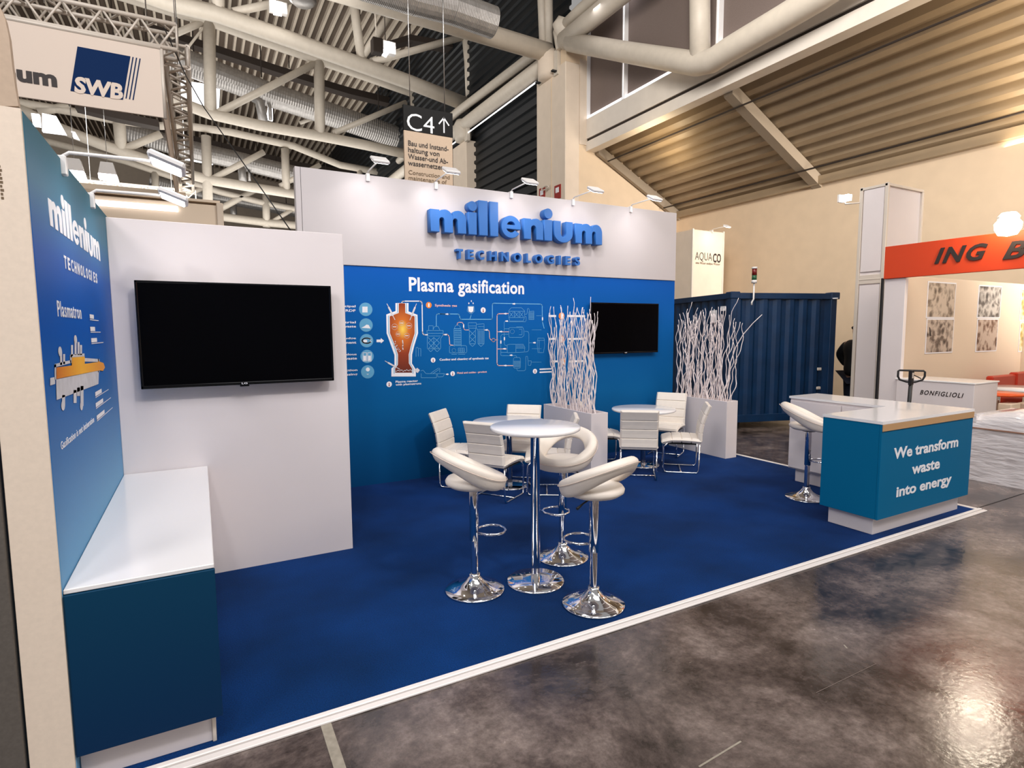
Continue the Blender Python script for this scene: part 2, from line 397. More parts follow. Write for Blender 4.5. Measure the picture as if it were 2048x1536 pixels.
def add_line(mb, s, M, u0, u1, vb, cap, w0=.001, w1=.002, bold=.01, shear=0.0, space=1.0):
    """one line of text on its baseline with a given capital height, squeezed to end at u1"""
    vs, fs, (x0, x1, y0, y1) = text_geo(s, bold, 0, shear, space, 3); H = text_geo('H', 0, 0, 0, 1.0, 3)[2]
    sy = cap / (H[3] - H[2]); sx = (u1 - u0) / (x1 - x0)
    mb.add([M @ Vector((u0 + (v.x - x0) * sx, vb + (v.y - H[2]) * sy, w0 if v.z < 0 else w1)) for v in vs], fs)
def letters(s, M, u0, u1, v0, v1, w0, w1, matn, parent, bold=.02, shear=0.0, space=1.0, name='letter'):
    """text fitted to a box, every letter a part of its own"""
    vs, fs, (x0, x1, y0, y1) = text_geo(s, bold, 0, shear, space, 3)
    par = list(range(len(vs)))
    def fd(a):
        while par[a] != a: par[a] = par[par[a]]; a = par[a]
        return a
    for f in fs:
        for k in f[1:]: par[fd(k)] = fd(f[0])
    G = {}
    for f in fs: G.setdefault(fd(f[0]), []).append(f)
    L = []
    for fl in G.values():
        xs = [vs[k].x for f in fl for k in f]; L.append([min(xs), max(xs), fl])
    L.sort(key=lambda q: q[0]); out = []
    for q in L:
        if out and q[0] < out[-1][1] - .6 * min(q[1] - q[0], out[-1][1] - out[-1][0]): out[-1][1] = max(out[-1][1], q[1]); out[-1][2] += q[2]
        else: out.append(q)
    sx = (u1 - u0) / (x1 - x0); sy = (v1 - v0) / (y1 - y0)
    for _, _, fl in out:
        idx = {}; V_ = []
        for f in fl:
            for k in f:
                if k not in idx: idx[k] = len(V_); v = vs[k]; V_.append(M @ Vector((u0 + (v.x - x0) * sx, v0 + (v.y - y0) * sy, w0 if v.z < 0 else w1)))
        MB().add(V_, [[idx[k] for k in f] for f in fl]).build(name, matn, parent)
def poly_line(mb, pts, wd, M, w0=0, w1=.0015, closed=False, mi=0):
    n = len(pts)
    for i in range(n if closed else n - 1):
        a = Vector(pts[i]); b_ = Vector(pts[(i + 1) % n]); d = b_ - a
        if d.length < 1e-6: continue
        d.normalize(); p = Vector((-d.y, d.x)) * wd / 2; e = d * wd / 2
        q = [a - e + p, a - e - p, b_ + e - p, b_ + e + p]
        mb.add([M @ Vector((v.x, v.y, w1)) for v in q], [(0, 1, 2, 3)], mi=mi)
def disc(mb, c, r, M, w, n=28, mi=0, ry=None):
    ry = ry or r
    mb.add([M @ Vector((c[0] + r * math.cos(2 * PI * i / n), c[1] + ry * math.sin(2 * PI * i / n), w)) for i in range(n)], [list(range(n))], mi=mi)
def flat(mb, pts, M, w, mi=0):
    mb.add([M @ Vector((p[0], p[1], w)) for p in pts], [list(range(len(pts)))], mi=mi)

# ------------------------------------------------------------------ setting: floor, hall walls, roofs
tag(MB().box(-30, 40, -12, 70, -.2, 0).build('floor', 'hall_floor'), 'dark polished stained hall floor around the blue carpet', 'floor', kind='structure')
XC, XG, XW, YW = 9.635, 10.384, 14.033, 14.4
tag(MB().box(XW, XW + .3, -10, YW + .3, 0, 8).build('wall_right', 'wall_beige'), 'long plain beige hall wall on the right', 'wall', kind='structure')
tag(MB().box(XC + .04, XW, YW, YW + .3, 0, 10.2).build('wall_back', 'wall_beige'), 'beige end wall behind the stand under the side roof', 'wall', kind='structure')
# low side roof: trapezoidal sheet, ribs along Y
def zr(x): return 5.60 + (XW - x) * .5
mb = MB(); x = XW; pitch = .35; prof = []
while x > XG + .68:
    for dx, dz in ((0, 0), (-.12, 0), (-.15, .15), (-.32, .15)): prof.append((x + dx, zr(x + dx) + dz))
    x -= pitch
n = len(prof)
mb.add([(a, y, z) for y in (-10, YW) for a, z in prof], [(i, i + 1, n + i + 1, n + i) for i in range(n - 1)])
tag(mb.build('ceiling_aisle', 'aisle_sheet'), 'sloping roof of ribbed metal sheet over the side aisle', 'ceiling', kind='structure')
# rafters under the side roof
def rafter(y, label, wd=.24):
    M = Matrix(((1, 0, 0, 0), (0, 0, 1, y), (0, 1, 0, 0), (0, 0, 0, 1)))
    o = MB().prism([(XW, zr(XW) - .30), (XW, zr(XW) - .02), (XG + .33, zr(XG + .33) - .02), (XG + .33, zr(XG + .33) - .30)], -wd / 2, wd / 2, M).build('roof_rafter', 'rafter_paint')
    tag(o, label, 'beam')
rafter(9.45, 'sloping steel beam crossing the ribbed side roof halfway along')
rafter(YW - .12, 'sloping dark edge beam where the side roof meets the end wall', .12)
rafter(1.6, 'sloping steel beam under the side roof outside the frame')
o = MB().tube([(13.3, -8, 5.62), (13.3, 14.2, 5.62)], .022, 6).build('conduit_pipe', 'roof_dark'); tag(o, 'thin dark pipe hung low along the side roof', 'pipe')
o = MB().tube([(11.05, -8, 6.78), (11.05, 14.2, 6.78)], .022, 6).build('conduit_pipe', 'roof_dark'); tag(o, 'thin dark pipe hung high along the side roof beside the girder', 'pipe')
tag(MB().box(XW - .16, XW, -10, YW, 5.36, 5.56).build('trim_1', 'aisle_sheet'), 'beige metal edge strip along the top of the right wall', 'trim', kind='structure')
# long box girder with groove, at the head of the side roof
t = thing('box_girder', 'long cream box girder with a dark groove above the side roof', 'girder', (XG, 0, 0))
MB().box(0, .32, -10, YW, 7.03, 7.30).build('lower_flange', 'girder', t)
MB().box(.05, .32, -10, YW, 7.30, 7.38).build('groove', 'roof_dark', t)['label'] = 'dark recessed groove between the two flanges'
MB().box(0, .32, -10, YW, 7.38, 7.93).build('upper_flange', 'girder', t)
# clerestory over the girder: blinds behind white frames
t = thing('window_1', 'row of tall clerestory windows with grey blinds above the box girder', 'window', (XG, 0, 0)); t['kind'] = 'structure'
ys = [YW, 12.72, 9.5, 6.3, 3.1, -.1, -3.3]
for a, b_ in zip(ys[1:], ys[:-1]):
    MB().box(.12, .14, a + .04, b_ - .04, 7.99, 15).build('pane', 'blind', t)
for y in ys:
    wd = .05 if y != YW else .03
    MB().box(0.0, .14, y - wd, y - .02, 7.93, 15).build('mullion', 'white_gloss', t); MB().box(.05, .14, y - .02, y + .02, 7.95, 15).build('daylight_gap', 'daylight', t)
    MB().box(0.0, .14, y + .02, y + wd, 7.93, 15).build('mullion', 'white_gloss', t)
MB().box(.0, .12, -10, YW, 7.93, 7.95).build('sill', 'white_gloss', t); MB().box(.03, .13, -10, YW, 7.95, 8.03).build('daylight_gap', 'daylight', t)
area('clerestory_daylight', (XG - .25, 12.6, 10.6), (XG + 1, 12.6, 9.0), .3, 3.0, 8, (1, .97, 1))

# column and pier at the corner
o = MB().cbox(XC, XC + .5, YW - .02, 16.0, 0, 9.45, .02).build('corner_pillar', 'wall_white'); tag(o, 'broad white pillar under the big pipe joint', 'pillar')
MB().box(XC - .012, XC, 15.12, 15.15, 0, 9.4).build('joint_strip', 'wall_beige', o)
MB().box(XC + .5, XG + .02, YW - .02, YW + .2, 7.2, 9.6).build('wall_pier', 'wall_white'); tag(bpy.data.objects['wall_pier'], 'white wall strip between the pillar and the clerestory', 'wall', kind='structure')
o = MB().cbox(XC, XC + .45, 21.4, 22.75, 0, 9.25, .02).build('far_pillar', 'wall_white'); tag(o, 'white pillar behind the dark direction sign', 'pillar')
# fire notices on the pillar
for k, (px, py, c) in enumerate(((1084, 389, 'red_sign'), (1115, 384, 'red_sign'))):
    p = onx(px, py, XC - .02); o = MB().box(XC - .03, XC - .002, p.y - .16, p.y + .16, p.z - .2, p.z + .2).build('fire_sign', c)
    MB().box(XC - .034, XC - .03, p.y - .09, p.y + .09, p.z - .02, p.z + .13).build('symbol', 'print_white', o)
    tag(o, ['small red square notice low on the white pillar, under a ring', 'small red notice with white symbol low on the near edge of the white pillar'][k], 'sign')
p = onx(1090, 376, XC - .1)
o = MB().tube([(p.x, p.y + .2 * math.cos(a * PI / 8), p.z + .05 * math.sin(a * PI / 8)) for a in range(16)], .02, 6, closed=True).build('wall_ring', 'steel_paint'); tag(o, 'small oval ring fixed to the white pillar over the red notice', 'bracket')

# dark ribbed cladding between the pillars and beyond, up to the roof
mb = MB(); prof = []; z = 0
while z < 17.6:
    prof += [(XC + .42, z), (XC + .42, z + .16), (XC + .34, z + .20), (XC + .34, z + .30)]; z += .34
n = len(prof)
mb.add([(a, y, z) for y in (YW + .3, 62) for a, z in prof], [(i, i + 1, n + i + 1, n + i) for i in range(n - 1)])
tag(mb.build('wall_clad', 'clad_dark'), 'dark blue-black wall of horizontal ribs beyond the white pillar', 'wall', kind='structure')
tag(MB().box(-30, 14, 62, 62.3, 0, 20).build('wall_far', 'wall_white'), 'far end wall of the hall behind the roof trusses', 'wall', kind='structure')

# high nave roof: arched trapezoidal sheet, ribs along Y
def zn(x): return 15.9 + (10.4 - x) * .135 + max(0, (1.0 - x)) ** 1.2 * .02
mb = MB(); prof = []; x = 10.9
while x > -26:
    for dx, dz in ((0, 0), (-.11, 0), (-.14, .16), (-.37, .16)): prof.append((x + dx, zn(x + dx) + dz))
    x -= .40
n = len(prof)
mb.add([(a, y, z) for y in (8, 62) for a, z in prof], [(i, i + 1, n + i + 1, n + i) for i in range(n - 1)], mi=0)
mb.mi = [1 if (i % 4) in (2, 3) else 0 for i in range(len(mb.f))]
tag(mb.build('ceiling', ['roof_sheet', 'roof_channel_shade']), 'high hall roof of ribbed sheet with shade painted into its channels', 'ceiling', kind='structure')
# skylights
for k, q in enumerate(([(362, 160), (412, 168), (414, 226), (360, 208)], [(426, 175), (440, 178), (438, 216), (424, 212)], [(372, 300), (424, 312), (426, 328), (370, 318)], [(62, 226), (78, 228), (80, 252), (66, 250)], [(84, 226), (112, 232), (132, 268), (84, 262)], [(142, 262), (150, 264), (158, 278), (146, 274)], [(538, 207), (545, 210), (546, 240), (532, 236)])):
    Y = 40 if k in (2,) else 33
    mb = MB(); P = [ony(a, b_, Y) for a, b_ in q]
    mb.add(P + [p + Vector((0, .25, .0)) for p in P], [(0, 1, 2, 3), (4, 5, 6, 7), (0, 1, 5, 4), (1, 2, 6, 5), (2, 3, 7, 6), (3, 0, 4, 7)])
    o = mb.build('window_%d' % (k + 2), 'daylight')
    tag(o, ['large bright roof light beside the silver duct', 'narrow bright roof light right of the large one', 'bright roof light under the second duct', 'small bright roof light at the edge of the left wall', 'bright roof light above the blue left wall', 'small bright roof light among the ribs', 'slim bright roof light beside the duct outlet'][k], 'roof light', kind='structure')

# ------------------------------------------------------------------ roof trusses of tube
def P3(L, Y): return [ony(a, b_, Y) for a, b_ in L]
def truss(label, Y, members, loc=None):
    t = thing('roof_truss', label, 'truss', (0, Y, 0), group='tubular trusses of the high hall roof')
    for kind, r, pts in members:
        L = [p - Vector((0, Y, 0)) for p in P3(pts, Y)]
        MB().tube(L, r, 10).build(kind, 'steel_paint', t)
    return t
truss('nearest tubular roof truss running in to the big joint on the white pillar', 15.27, [
    ('chord', .27, [(640, -30), (740, 0), (850, 32), (1098, 106)]),
    ('post', .16, [(1094, -60), (1096, 95)]), ('post', .11, [(1080, -60), (1086, 95)]),
    ('brace', .10, [(840, -60), (860, 30)])])
truss('second roof truss, its thick chord falling to the joint behind the direction sign', 22.06, [
    ('chord', .27, [(120, -70), (340, 6), (430, 27), (560, 72), (700, 122), (820, 165), (940, 212)]),
    ('post', .20, [(435, -40), (437, 24)]), ('post', .17, [(702, -30), (723, 118)]), ('post', .17, [(932, 72), (944, 205)]), ('post', .09, [(932, 100), (936, 205)]),
    ('brace', .13, [(745, 124), (932, 72)]), ('brace', .14, [(722, 118), (792, 10)]), ('brace', .13, [(466, 24), (590, -2)])])
truss('third roof truss with a bowed lower chord over the silver duct', 28.8, [
    ('chord', .21, [(60, -75), (200, -22), (340, 21), (420, 43), (520, 80), (640, 121), (760, 163), (880, 205)]),
    ('chord', .24, [(230, 142), (300, 172), (355, 203), (420, 228), (520, 251), (640, 272), (730, 290), (830, 312)]),
    ('post', .24, [(418, 44), (421, 224)]), ('post', .24, [(638, 124), (640, 268)]), ('post', .2, [(827, 190), (829, 310)]),
    ('brace', .16, [(634, 125), (432, 228)]), ('brace', .14, [(410, 42), (340, 72)]), ('brace', .13, [(812, 205), (668, 266)]), ('brace', .05, [(436, 18), (358, 118)])])
truss('fourth roof truss with a deeply bowed lower chord above the blue left wall', 35.6, [
    ('chord', .2, [(-60, 190), (40, 206), (138, 222), (230, 240), (321, 252), (362, 250), (459, 264), (587, 292), (680, 330), (800, 352)]),
    ('chord', .26, [(20, 210), (75, 236), (110, 253), (200, 288), (297, 321), (355, 342), (419, 360), (500, 374), (640, 396)]),
    ('post', .27, [(236, 222), (243, 300)]), ('post', .24, [(412, 272), (416, 408)]), ('post', .22, [(570, 298), (573, 386)]),
    ('brace', .19, [(322, 268), (249, 298)]), ('brace', .2, [(138, 212), (76, 224)]), ('brace', .16, [(528, 304), (424, 358)]), ('brace', .14, [(640, 330), (560, 372)]), ('post', .16, [(720, 336), (716, 388)]),
    ('brace', .1, [(600, 246), (640, 232)])])
truss('farthest roof truss seen low above the white storeroom wall', 42.4, [
    ('chord', .2, [(20, 262), (100, 284), (250, 322), (340, 352), (440, 384), (520, 404), (640, 428), (760, 440)]),
    ('chord', .26, [(130, 345), (250, 382), (344, 414), (444, 434), (540, 446), (700, 460)]),
    ('post', .24, [(532, 384), (533, 454)]), ('post', .2, [(310, 345), (312, 405)]), ('post', .22, [(412, 372), (413, 430)]),
    ('brace', .2, [(513, 378), (440, 418)]), ('brace', .14, [(600, 410), (540, 446)]), ('brace', .14, [(355, 395), (408, 376)])])
# purlin pieces that cross towards the viewer between trusses (dark ends)
for k, (a, b_) in enumerate((((562, 268), (640, 235)), ((620, 310), (637, 278)), ((625, 315), (660, 300)))):
    pass

# longitudinal pipes on the pillar line
t = thing('longitudinal_truss', 'pair of thick pipes running along the pillar tops into the depth', 'truss', (XC, 0, 0))
def LP(a, Y): return (0.0, Y, a)
MB().tube([(0, 15.3, 9.78), (0, 22.0, 9.85), (0, 30, 9.9), (0, 44, 9.9)], .24, 12).build('chord', 'steel_paint', t)
MB().tube([(0, 15.3, 10.28), (0, 22.0, 10.55), (0, 30, 10.6)], .16, 10).build('chord', 'steel_paint', t)
o = MB().box(-.02, .0, 16, 40, 9.42, 9.46).build('gap_light', 'daylight', t); o['label'] = 'thin line of daylight under the lower pipe'
t = thing('pipe_joint', 'big forked pipe joint on top of the white pillar', 'joint', (XC, 15.27, 9.75))
MB().lathe([(0, -.5), (.30, -.5), (.34, -.35), (.34, .15), (.26, .3), (0, .3)], 20).build('cup', 'wall_white', t)
MB().box(-.06, .06, -.55, -.35, -.55, .15).build('plate', 'steel_paint', t); MB().box(-.06, .06, .35, .55, -.5, .1).build('plate', 'steel_paint', t)
for k in (-.5, -.44, .4, .46): MB().tube([(-.2, k, -.46), (.1, k, -.46)], .03, 6).build('bolt', 'black', t)
t = thing('pipe_joint', 'smaller forked pipe joint on the far pillar beside the direction sign', 'joint', (XC, 21.7, 9.75))
MB().lathe([(0, -.5), (.30, -.5), (.34, -.35), (.34, .15), (.26, .3), (0, .3)], 16).build('cup', 'steel_paint', t)
MB().box(-.06, .06, -.55, -.3, -.6, .2).build('plate', 'steel_paint', t)

# near frame pipes right of the joint: rising pair and bent pipe
def at_x(px, py, x): return onx(px, py, x)
t = thing('frame_pipe', 'thick bent pipe passing in front of the clerestory windows', 'pipe', (0, 0, 0))
pts = [onx(1140, 84, XC), onx(1250, 104, XC + .35), onx(1395, 128, XG - .45), onx(1425, 121, XG - .45), onx(1460, 98, XG - .45), onx(1560, 40, XG - .45), onx(1640, -8, XG - .45), onx(1760, -90, XG - .45)]
MB().tube(pts, .25, 14).build('pipe', 'steel_paint', t)
MB().tube([onx(1399, -80, XG - .45), onx(1400, 118, XG - .45)], .22, 14).build('post', 'steel_paint', t)
MB().tube([onx(1414, -80, XG - .15), onx(1414, 118, XG - .15)], .05, 8).build('cable_pipe', 'steel_paint', t)
t = thing('frame_pipe', 'pair of thick pipes rising from the pillar joint towards the top edge', 'pipe', (0, 0, 0))
MB().tube([onx(1128, 82, XC), onx(1180, 40, XC), onx(1246, -14, XC), onx(1330, -80, XC)], .25, 14).build('pipe', 'steel_paint', t)
MB().tube([onx(1128, 52, XC), onx(1160, 20, XC), onx(1200, -14, XC), onx(1290, -90, XC)], .15, 12).build('pipe', 'steel_paint', t)
MB().tube([onx(1128, 34, XC), onx(1124, 50, XC), onx(1127, 72, XC)], [.16, .28, .2], 10).build('knuckle', 'steel_paint', t)
MB().tube([onx(1119, 62, XC), onx(1120, 100, XC)], [.2, .12], 8).build('plate', 'steel_paint', t)

# ------------------------------------------------------------------ spiral ducts
def duct(label, Y, pts, r, ribs=60, drops=()):
    ribs = int(ribs * 1.5)
    L = P3(pts, Y); t = thing('spiral_duct', label, 'duct', (0, 0, 0), group='silver spiral air ducts under the roof')
    P = []; R = []
    tot = sum((L[i + 1] - L[i]).length for i in range(len(L) - 1)); step = tot / ribs / 2; k = 0
    for i in range(len(L) - 1):
        seg = L[i + 1] - L[i]; m = max(2, int(seg.length / step))
        for j in range(m):
            P.append(L[i] + seg * j / m); R.append(r * (1.025 if k % 2 else 1)); k += 1
    P.append(L[-1]); R.append(r * .96)
    MB().tube(P, R, 20, smooth=False).build('duct_pipe', 'duct', t)
    for f_ in (.15, .4, .65, .9):
        p = L[0].lerp(L[-1], f_); MB().tube([(p.x, p.y, p.z + r), (p.x, p.y, zn(p.x) + .1)], .03, 6).build('hanger', 'roof_dark', t)
    for q in drops:
        MB().tube(P3(q[0], Y - .2), q[1], 12).build('outlet', 'duct', t)
duct('largest lit silver duct ending behind the direction sign', 31.5, [(300, 98), (375, 126), (530, 186), (640, 222), (800, 277)], .56, 70, [([(508, 196), (520, 205), (527, 245)], .22), ([(536, 200), (540, 214), (541, 240)], .08)])
duct('second silver duct, lower and farther, above the slim cable', 38.5, [(250, 262), (365, 296), (480, 322), (600, 352), (690, 372)], .50, 60, [([(483, 330), (486, 365)], .22), ([(498, 332), (499, 362)], .08)])
duct('thinnest silver duct low above the white storeroom wall', 45.5, [(300, 360), (400, 388), (480, 402), (600, 424)], .42, 50, [([(466, 410), (468, 436)], .22)])
duct('dark unlit spiral duct near the top edge', 13.6, [(700, -44), (828, -4), (905, 16), (988, 46)], .36, 60)
for lab, Y, pts, h_ in (('dark cable tray above the largest silver duct', 32.6, [(300, 62), (345, 76), (560, 146), (700, 188), (810, 214)], .34), ('dark cable tray above the second silver duct', 39.5, [(300, 262), (362, 276), (480, 304), (600, 334), (700, 350)], .3), ('dark cable tray seen under the banner', 30.5, [(150, 216), (190, 226), (230, 236), (318, 254)], .3), ('dark service beam high behind the hall lamp', 23.5, [(700, 118), (820, 80), (940, 100)], .22)):
    L = P3(pts, Y); t = thing('cable_tray', lab, 'cable tray', (0, 0, 0))
    for a, b_ in zip(L[:-1], L[1:]):
        MB().add([a + Vector((0, 0, h_)), b_ + Vector((0, 0, h_)), b_, a, a + Vector((0, .6, h_)), b_ + Vector((0, .6, h_)), b_ + Vector((0, .6, 0)), a + Vector((0, .6, 0))], [(0, 1, 2, 3), (4, 5, 6, 7), (3, 2, 6, 7), (0, 1, 5, 4)]).build('tray', 'roof_dark', t)
    for f_ in (.1, .5, .9):
        p = L[0].lerp(L[-1], f_); MB().tube([(p.x, p.y + .3, p.z + h_), (p.x, p.y + .3, zn(p.x) + .1)], .025, 6).build('hanger', 'roof_dark', t)
# grey cover beside the hanging lamp
o = MB().lathe([(0, -.12), (.3, -.1), (.42, 0), (.3, .12), (0, .14)], 20).build('round_cover', 'duct', loc=ony(606, 2, 20)); tag(o, 'grey oval metal cover at the top edge beside a lit lamp', 'cover')

# hanging hall lamps
for k, (q, Y, lab) in enumerate((([(551, 3), (566, 5), (563, 33), (548, 30)], 21, 'small bright hanging lamp near the top edge'), ([(781, 84), (790, 88), (772, 115), (764, 110)], 18, 'bright hall lamp beside a small dark box under the ribs'))):
    P = P3(q, Y); c = sum(P, Vector()) / 4
    t = thing('hall_lamp', lab, 'lamp', c)
    MB().add([p - c for p in P] + [p - c + Vector((0, .2, .1)) for p in P], [(0, 1, 2, 3), (4, 5, 6, 7), (0, 1, 5, 4), (1, 2, 6, 5), (2, 3, 7, 6), (3, 0, 4, 7)]).build('lens', 'lamp_glow', t)
    MB().box(-.25, .3, .2, .4, 0, .35).build('housing', 'lamp_body', t)
    MB().tube([(0, .3, .3), (0, .3, 3)], .015, 6).build('hanger', 'roof_dark', t)
P = ony(753, 94, 18); o = MB().cbox(P.x - .16, P.x + .16, 17.8, 18.1, P.z - .22, P.z + .2, .02).build('junction_box', 'roof_dark'); tag(o, 'small dark box hanging on a wire beside the hall lamp', 'box')
MB().tube([(P.x, 17.95, P.z + .2), (P.x - .1, 17.95, P.z + 2.4)], .02, 6).build('wire', 'steel_paint', o)

# ------------------------------------------------------------------ hung truss rig with banner
def lattice(t, A, B, s, nb, rr=.028, rb=.014):
    """square lattice beam between A and B (horizontal), side s"""
    A = Vector(A); B = Vector(B); d = (B - A).normalized(); n = Vector((-d.y, d.x, 0)); up = Vector((0, 0, 1))
    C = [n * a * s / 2 + up * b_ * s / 2 for a, b_ in ((-1, -1), (1, -1), (1, 1), (-1, 1))]
    for c in C: MB().tube([A + c, B + c], rr, 8).build('chord', 'alu', t)
    L = (B - A)
    for k in range(nb):
        for i in range(4):
            p, q = C[i], C[(i + 1) % 4]
            if k % 2: p, q = q, p
            MB().tube([A + L * (k / nb) + p, A + L * ((k + 1) / nb) + q], rb, 6).build('brace', 'alu', t)
    for f_ in (.12, .5, .88):
        p = A + L * f_; MB().tube([p + up * s / 2, p + up * 3.5], .008, 5).build('hoist_cable', 'steel', t)
    for e in (A, B):
        for i in range(4): MB().tube([e + C[i], e + C[(i + 1) % 4]], rb, 6).build('end_bar', 'alu', t)
t = thing('lattice_rig', 'hanging aluminium lattice frame that carries the white banner', 'truss rig', (0, 0, 0))
lattice(t, (-2.7, 8.72, 5.40), (-.06, 8.72, 5.40), .30, 14)
lattice(t, (-.08, 8.95, 5.34), (-.08, 16.5, 5.34), .26, 24, .034, .02)
lattice(t, (-4.2, 16.8, 5.1), (.1, 16.8, 5.1), .30, 16)
o = MB().cbox(-2.7, -.245, 8.5, 8.53, 4.385, 5.19, .004).build('hanging_banner', 'banner'); tag(o, 'white banner with navy square logo hung under the lattice frame', 'banner')
MB().cbox(-.262, -.247, 8.531, 16.2, 4.385, 5.19, .003).build('side_fabric', 'banner', o)
MB().tube([(-2.7, 8.515, 5.21), (-.24, 8.515, 5.21)], .03, 8).build('top_bar', 'alu', o)
MB().tube([(-.235, 8.515, 4.38), (-.235, 8.515, 5.2)], .022, 8).build('side_bar', 'alu', o)
M = frame_y(8.5)
mb = MB(); A_ = [ony(a, b_, 8.5) for a, b_ in ((155, 93), (261, 113), (246, 200), (141, 182))]
A_ = [(p.x, p.z) for p in A_]
flat(mb, [A_[0], A_[1], A_[2], A_[3]], M, .004)
for k in range(3):
    a = ony(265 + k * 7, 114 + k * 1.5, 8.5); c = ony(251 + k * 7, 197 + k * 1.5, 8.5); wd = .012
    flat(mb, [(a.x, a.z), (a.x + wd, a.z), (c.x + wd, c.z), (c.x, c.z)], M, .004)
mb.build('logo_square', 'navy', o)
mb = MB(); a = ony(147, 156, 8.5); c = ony(247, 200, 8.5)
add_text(mb, 'SWB', M, a.x, c.x, ony(195, 191, 8.5).z - .012, ony(195, 158, 8.5).z - .01, .005, .007, bold=.045, shear=.12)
mb.build('logo_letters', 'banner', o)
mb = MB(); a = ony(-20, 145, 8.5); c = ony(115, 175, 8.5)
add_text(mb, 'num', M, c.x - .50, c.x, ony(90, 172, 8.5).z + .002, ony(90, 147, 8.5).z - .002, .004, .007, bold=.045)
mb.build('banner_lettering', 'ink_dark', o)
# cable from the rig down to the header, thin and black
P = [ony(325, 48, 8.9), ony(345, 90, 8.6), ony(372, 152, 8.2)]
o = MB().tube([ony(325, 48, 8.8), ony(372, 152, 8.6), ony(408, 215, 8.4), ony(500, 345, 7.6), ony(582, 462, 6.9)], .007, 6).build('black_cable', 'black'); tag(o, 'thin black cable slanting down from the lattice frame behind the storeroom wall', 'cable')

# direction sign
t = thing('direction_sign', 'hanging direction sign, black top reading C4 with arrow over beige text panel', 'sign', (0, 10, 0))
M = frame_y(0)
MB().cbox(3.314, 4.245, 0, .05, 5.245, 5.675, .004).build('sign_top', 'sign_black', t)
MB().cbox(3.32, 4.235, .005, .045, 3.95, 5.245, .004).build('sign_panel', 'sign_beige', t)
def sg(px, py): p = ony(px, py, 10); return p.x, p.z
mb = MB(); a = sg(814, 258); c = sg(866, 232); add_text(mb, 'C4', M, a[0], c[0] + .02, a[1] - .01, c[1] - .02, .002, .004, bold=-.005)
x, z = sg(888, 266); x2, z2 = sg(888, 236)
flat(mb, [(x - .012, z), (x + .012, z), (x + .012, z2), (x - .012, z2)], M, .004)
poly_line(mb, [(x - .09, z2 - .11), (x, z2), (x + .09, z2 - .11)], .024, M, 0, .004)
mb.build('sign_symbol', 'print_white', t)
mb = MB()
for k, (s, x1) in enumerate((('Bau und Instand-', 897), ('haltung von', 879), ('Wasser-und Ab-', 896), ('wassernetzen', 887))):
    a = sg(816.5, 294 + k * 14); c = sg(x1, 296 + k * 15)
    add_line(mb, s, M, a[0], c[0], sg(816.5, 290.5 + k * 13.2)[1], .085, .002, .004, bold=.008)
mb.build('sign_lettering', 'ink_dark', t)
mb = MB()
for k, s in enumerate(('Construction and', 'maintenance of', 'water and sewage')):
    a = sg(817, 340); add_line(mb, s, M, a[0], a[0] + (.78, .72, .8)[k], sg(817, 348 + k * 11)[1], .07, .002, .004, bold=0)
mb.build('sign_lettering', 'ink_brown', t)
for x in (3.45, 4.1): MB().tube([(x, .025, 5.67), (x, .025, 9)], .008, 6).build('hanger', 'steel', t)

# far stand fascias behind the storeroom
t = thing('far_stand', 'cream fascia of a far stand with a lit strip above the storeroom wall', 'booth', (0, 11, 0))
MB().cbox(-4.5, .42, 0, .2, 3.0, 3.86, .01).build('fascia', 'cream', t)
MB().cbox(.36, .46, -.05, .25, 0, 3.9, .01).build('post', 'wall_white', t)
MB().box(-2.2, -.2, -.06, 0, 3.70, 3.78).build('light_strip', 'daylight', t)
MB().box(-4.5, .42, 0, 1.6, 3.9, 3.94).build('top_board', 'cream', t)
t = thing('far_stand', 'plain cream fascia of the stand farther back under the lattice beam', 'booth', (0, 14.5, 0))
MB().cbox(-5.5, -.1, 0, .2, 3.9, 4.75, .01).build('fascia', 'cream', t)
MB().cbox(-.2, -.1, 0, .2, 0, 3.9, .01).build('post', 'cream', t)
for k, (px, py, lab) in enumerate(((216, 350, 'bright flood lamp hanging below the far lattice beam'), (150, 343, 'narrow lit lamp near the blue wall edge below the lattice beam'))):
    p = ony(px, py, 15.5); t = thing('flood_lamp', lab, 'lamp', p); t.scale = (.55, .55, .55)
    MB().tube([(0, 0, .4), (0, 0, 2.9)], .012, 6).build('hanger', 'steel', t)
    MB().prism([(-.3, 0), (.3, 0), (.2, .45), (-.2, .45)], -.2, .2, Matrix(((1, 0, 0, 0), (0, 0, 1, 0), (0, 1, 0, 0), (0, 0, 0, 1)))).build('housing', 'lamp_body', t)
    MB().prism([(-.3, -.18), (.34, -.22), (.3, 0), (-.3, 0)], -.2, .2, Matrix(((1, 0, 0, 0), (0, 0, 1, 0), (0, 1, 0, 0), (0, 0, 0, 1)))).build('lens', 'lamp_glow', t)

# ------------------------------------------------------------------ stand: carpet, edge rail
YF = 2.585
tag(MB().box(-.62, 6.45, YF, 6.36, .0, .012).build('stand_carpet', 'carpet'), 'dark blue carpet covering the exhibition stand', 'carpet')
t = thing('edge_rail', 'white double aluminium rail along the front and right edge of the blue carpet', 'rail', (0, 0, 0))
MB().cbox(-.62, 6.52, YF - .03, YF, 0, .018, .004).build('inner_strip', 'rail_white', t)
MB().cbox(-.62, 6.52, YF - .072, YF - .036, 0, .012, .003).build('outer_strip', 'rail_white', t)
MB().cbox(6.45, 6.48, YF, 6.3, 0, .018, .004).build('side_strip', 'rail_white', t)
MB().cbox(6.486, 6.52, YF, 6.3, 0, .012, .003).build('side_strip', 'rail_white', t)
o = MB().box(.0, .045, -.33, .0, 0, .003).build('floor_tape', 'tape', loc=(.387, 2.512, 0), rz=0); tag(o, 'short strip of beige tape on the hall floor at the carpet edge', 'tape')
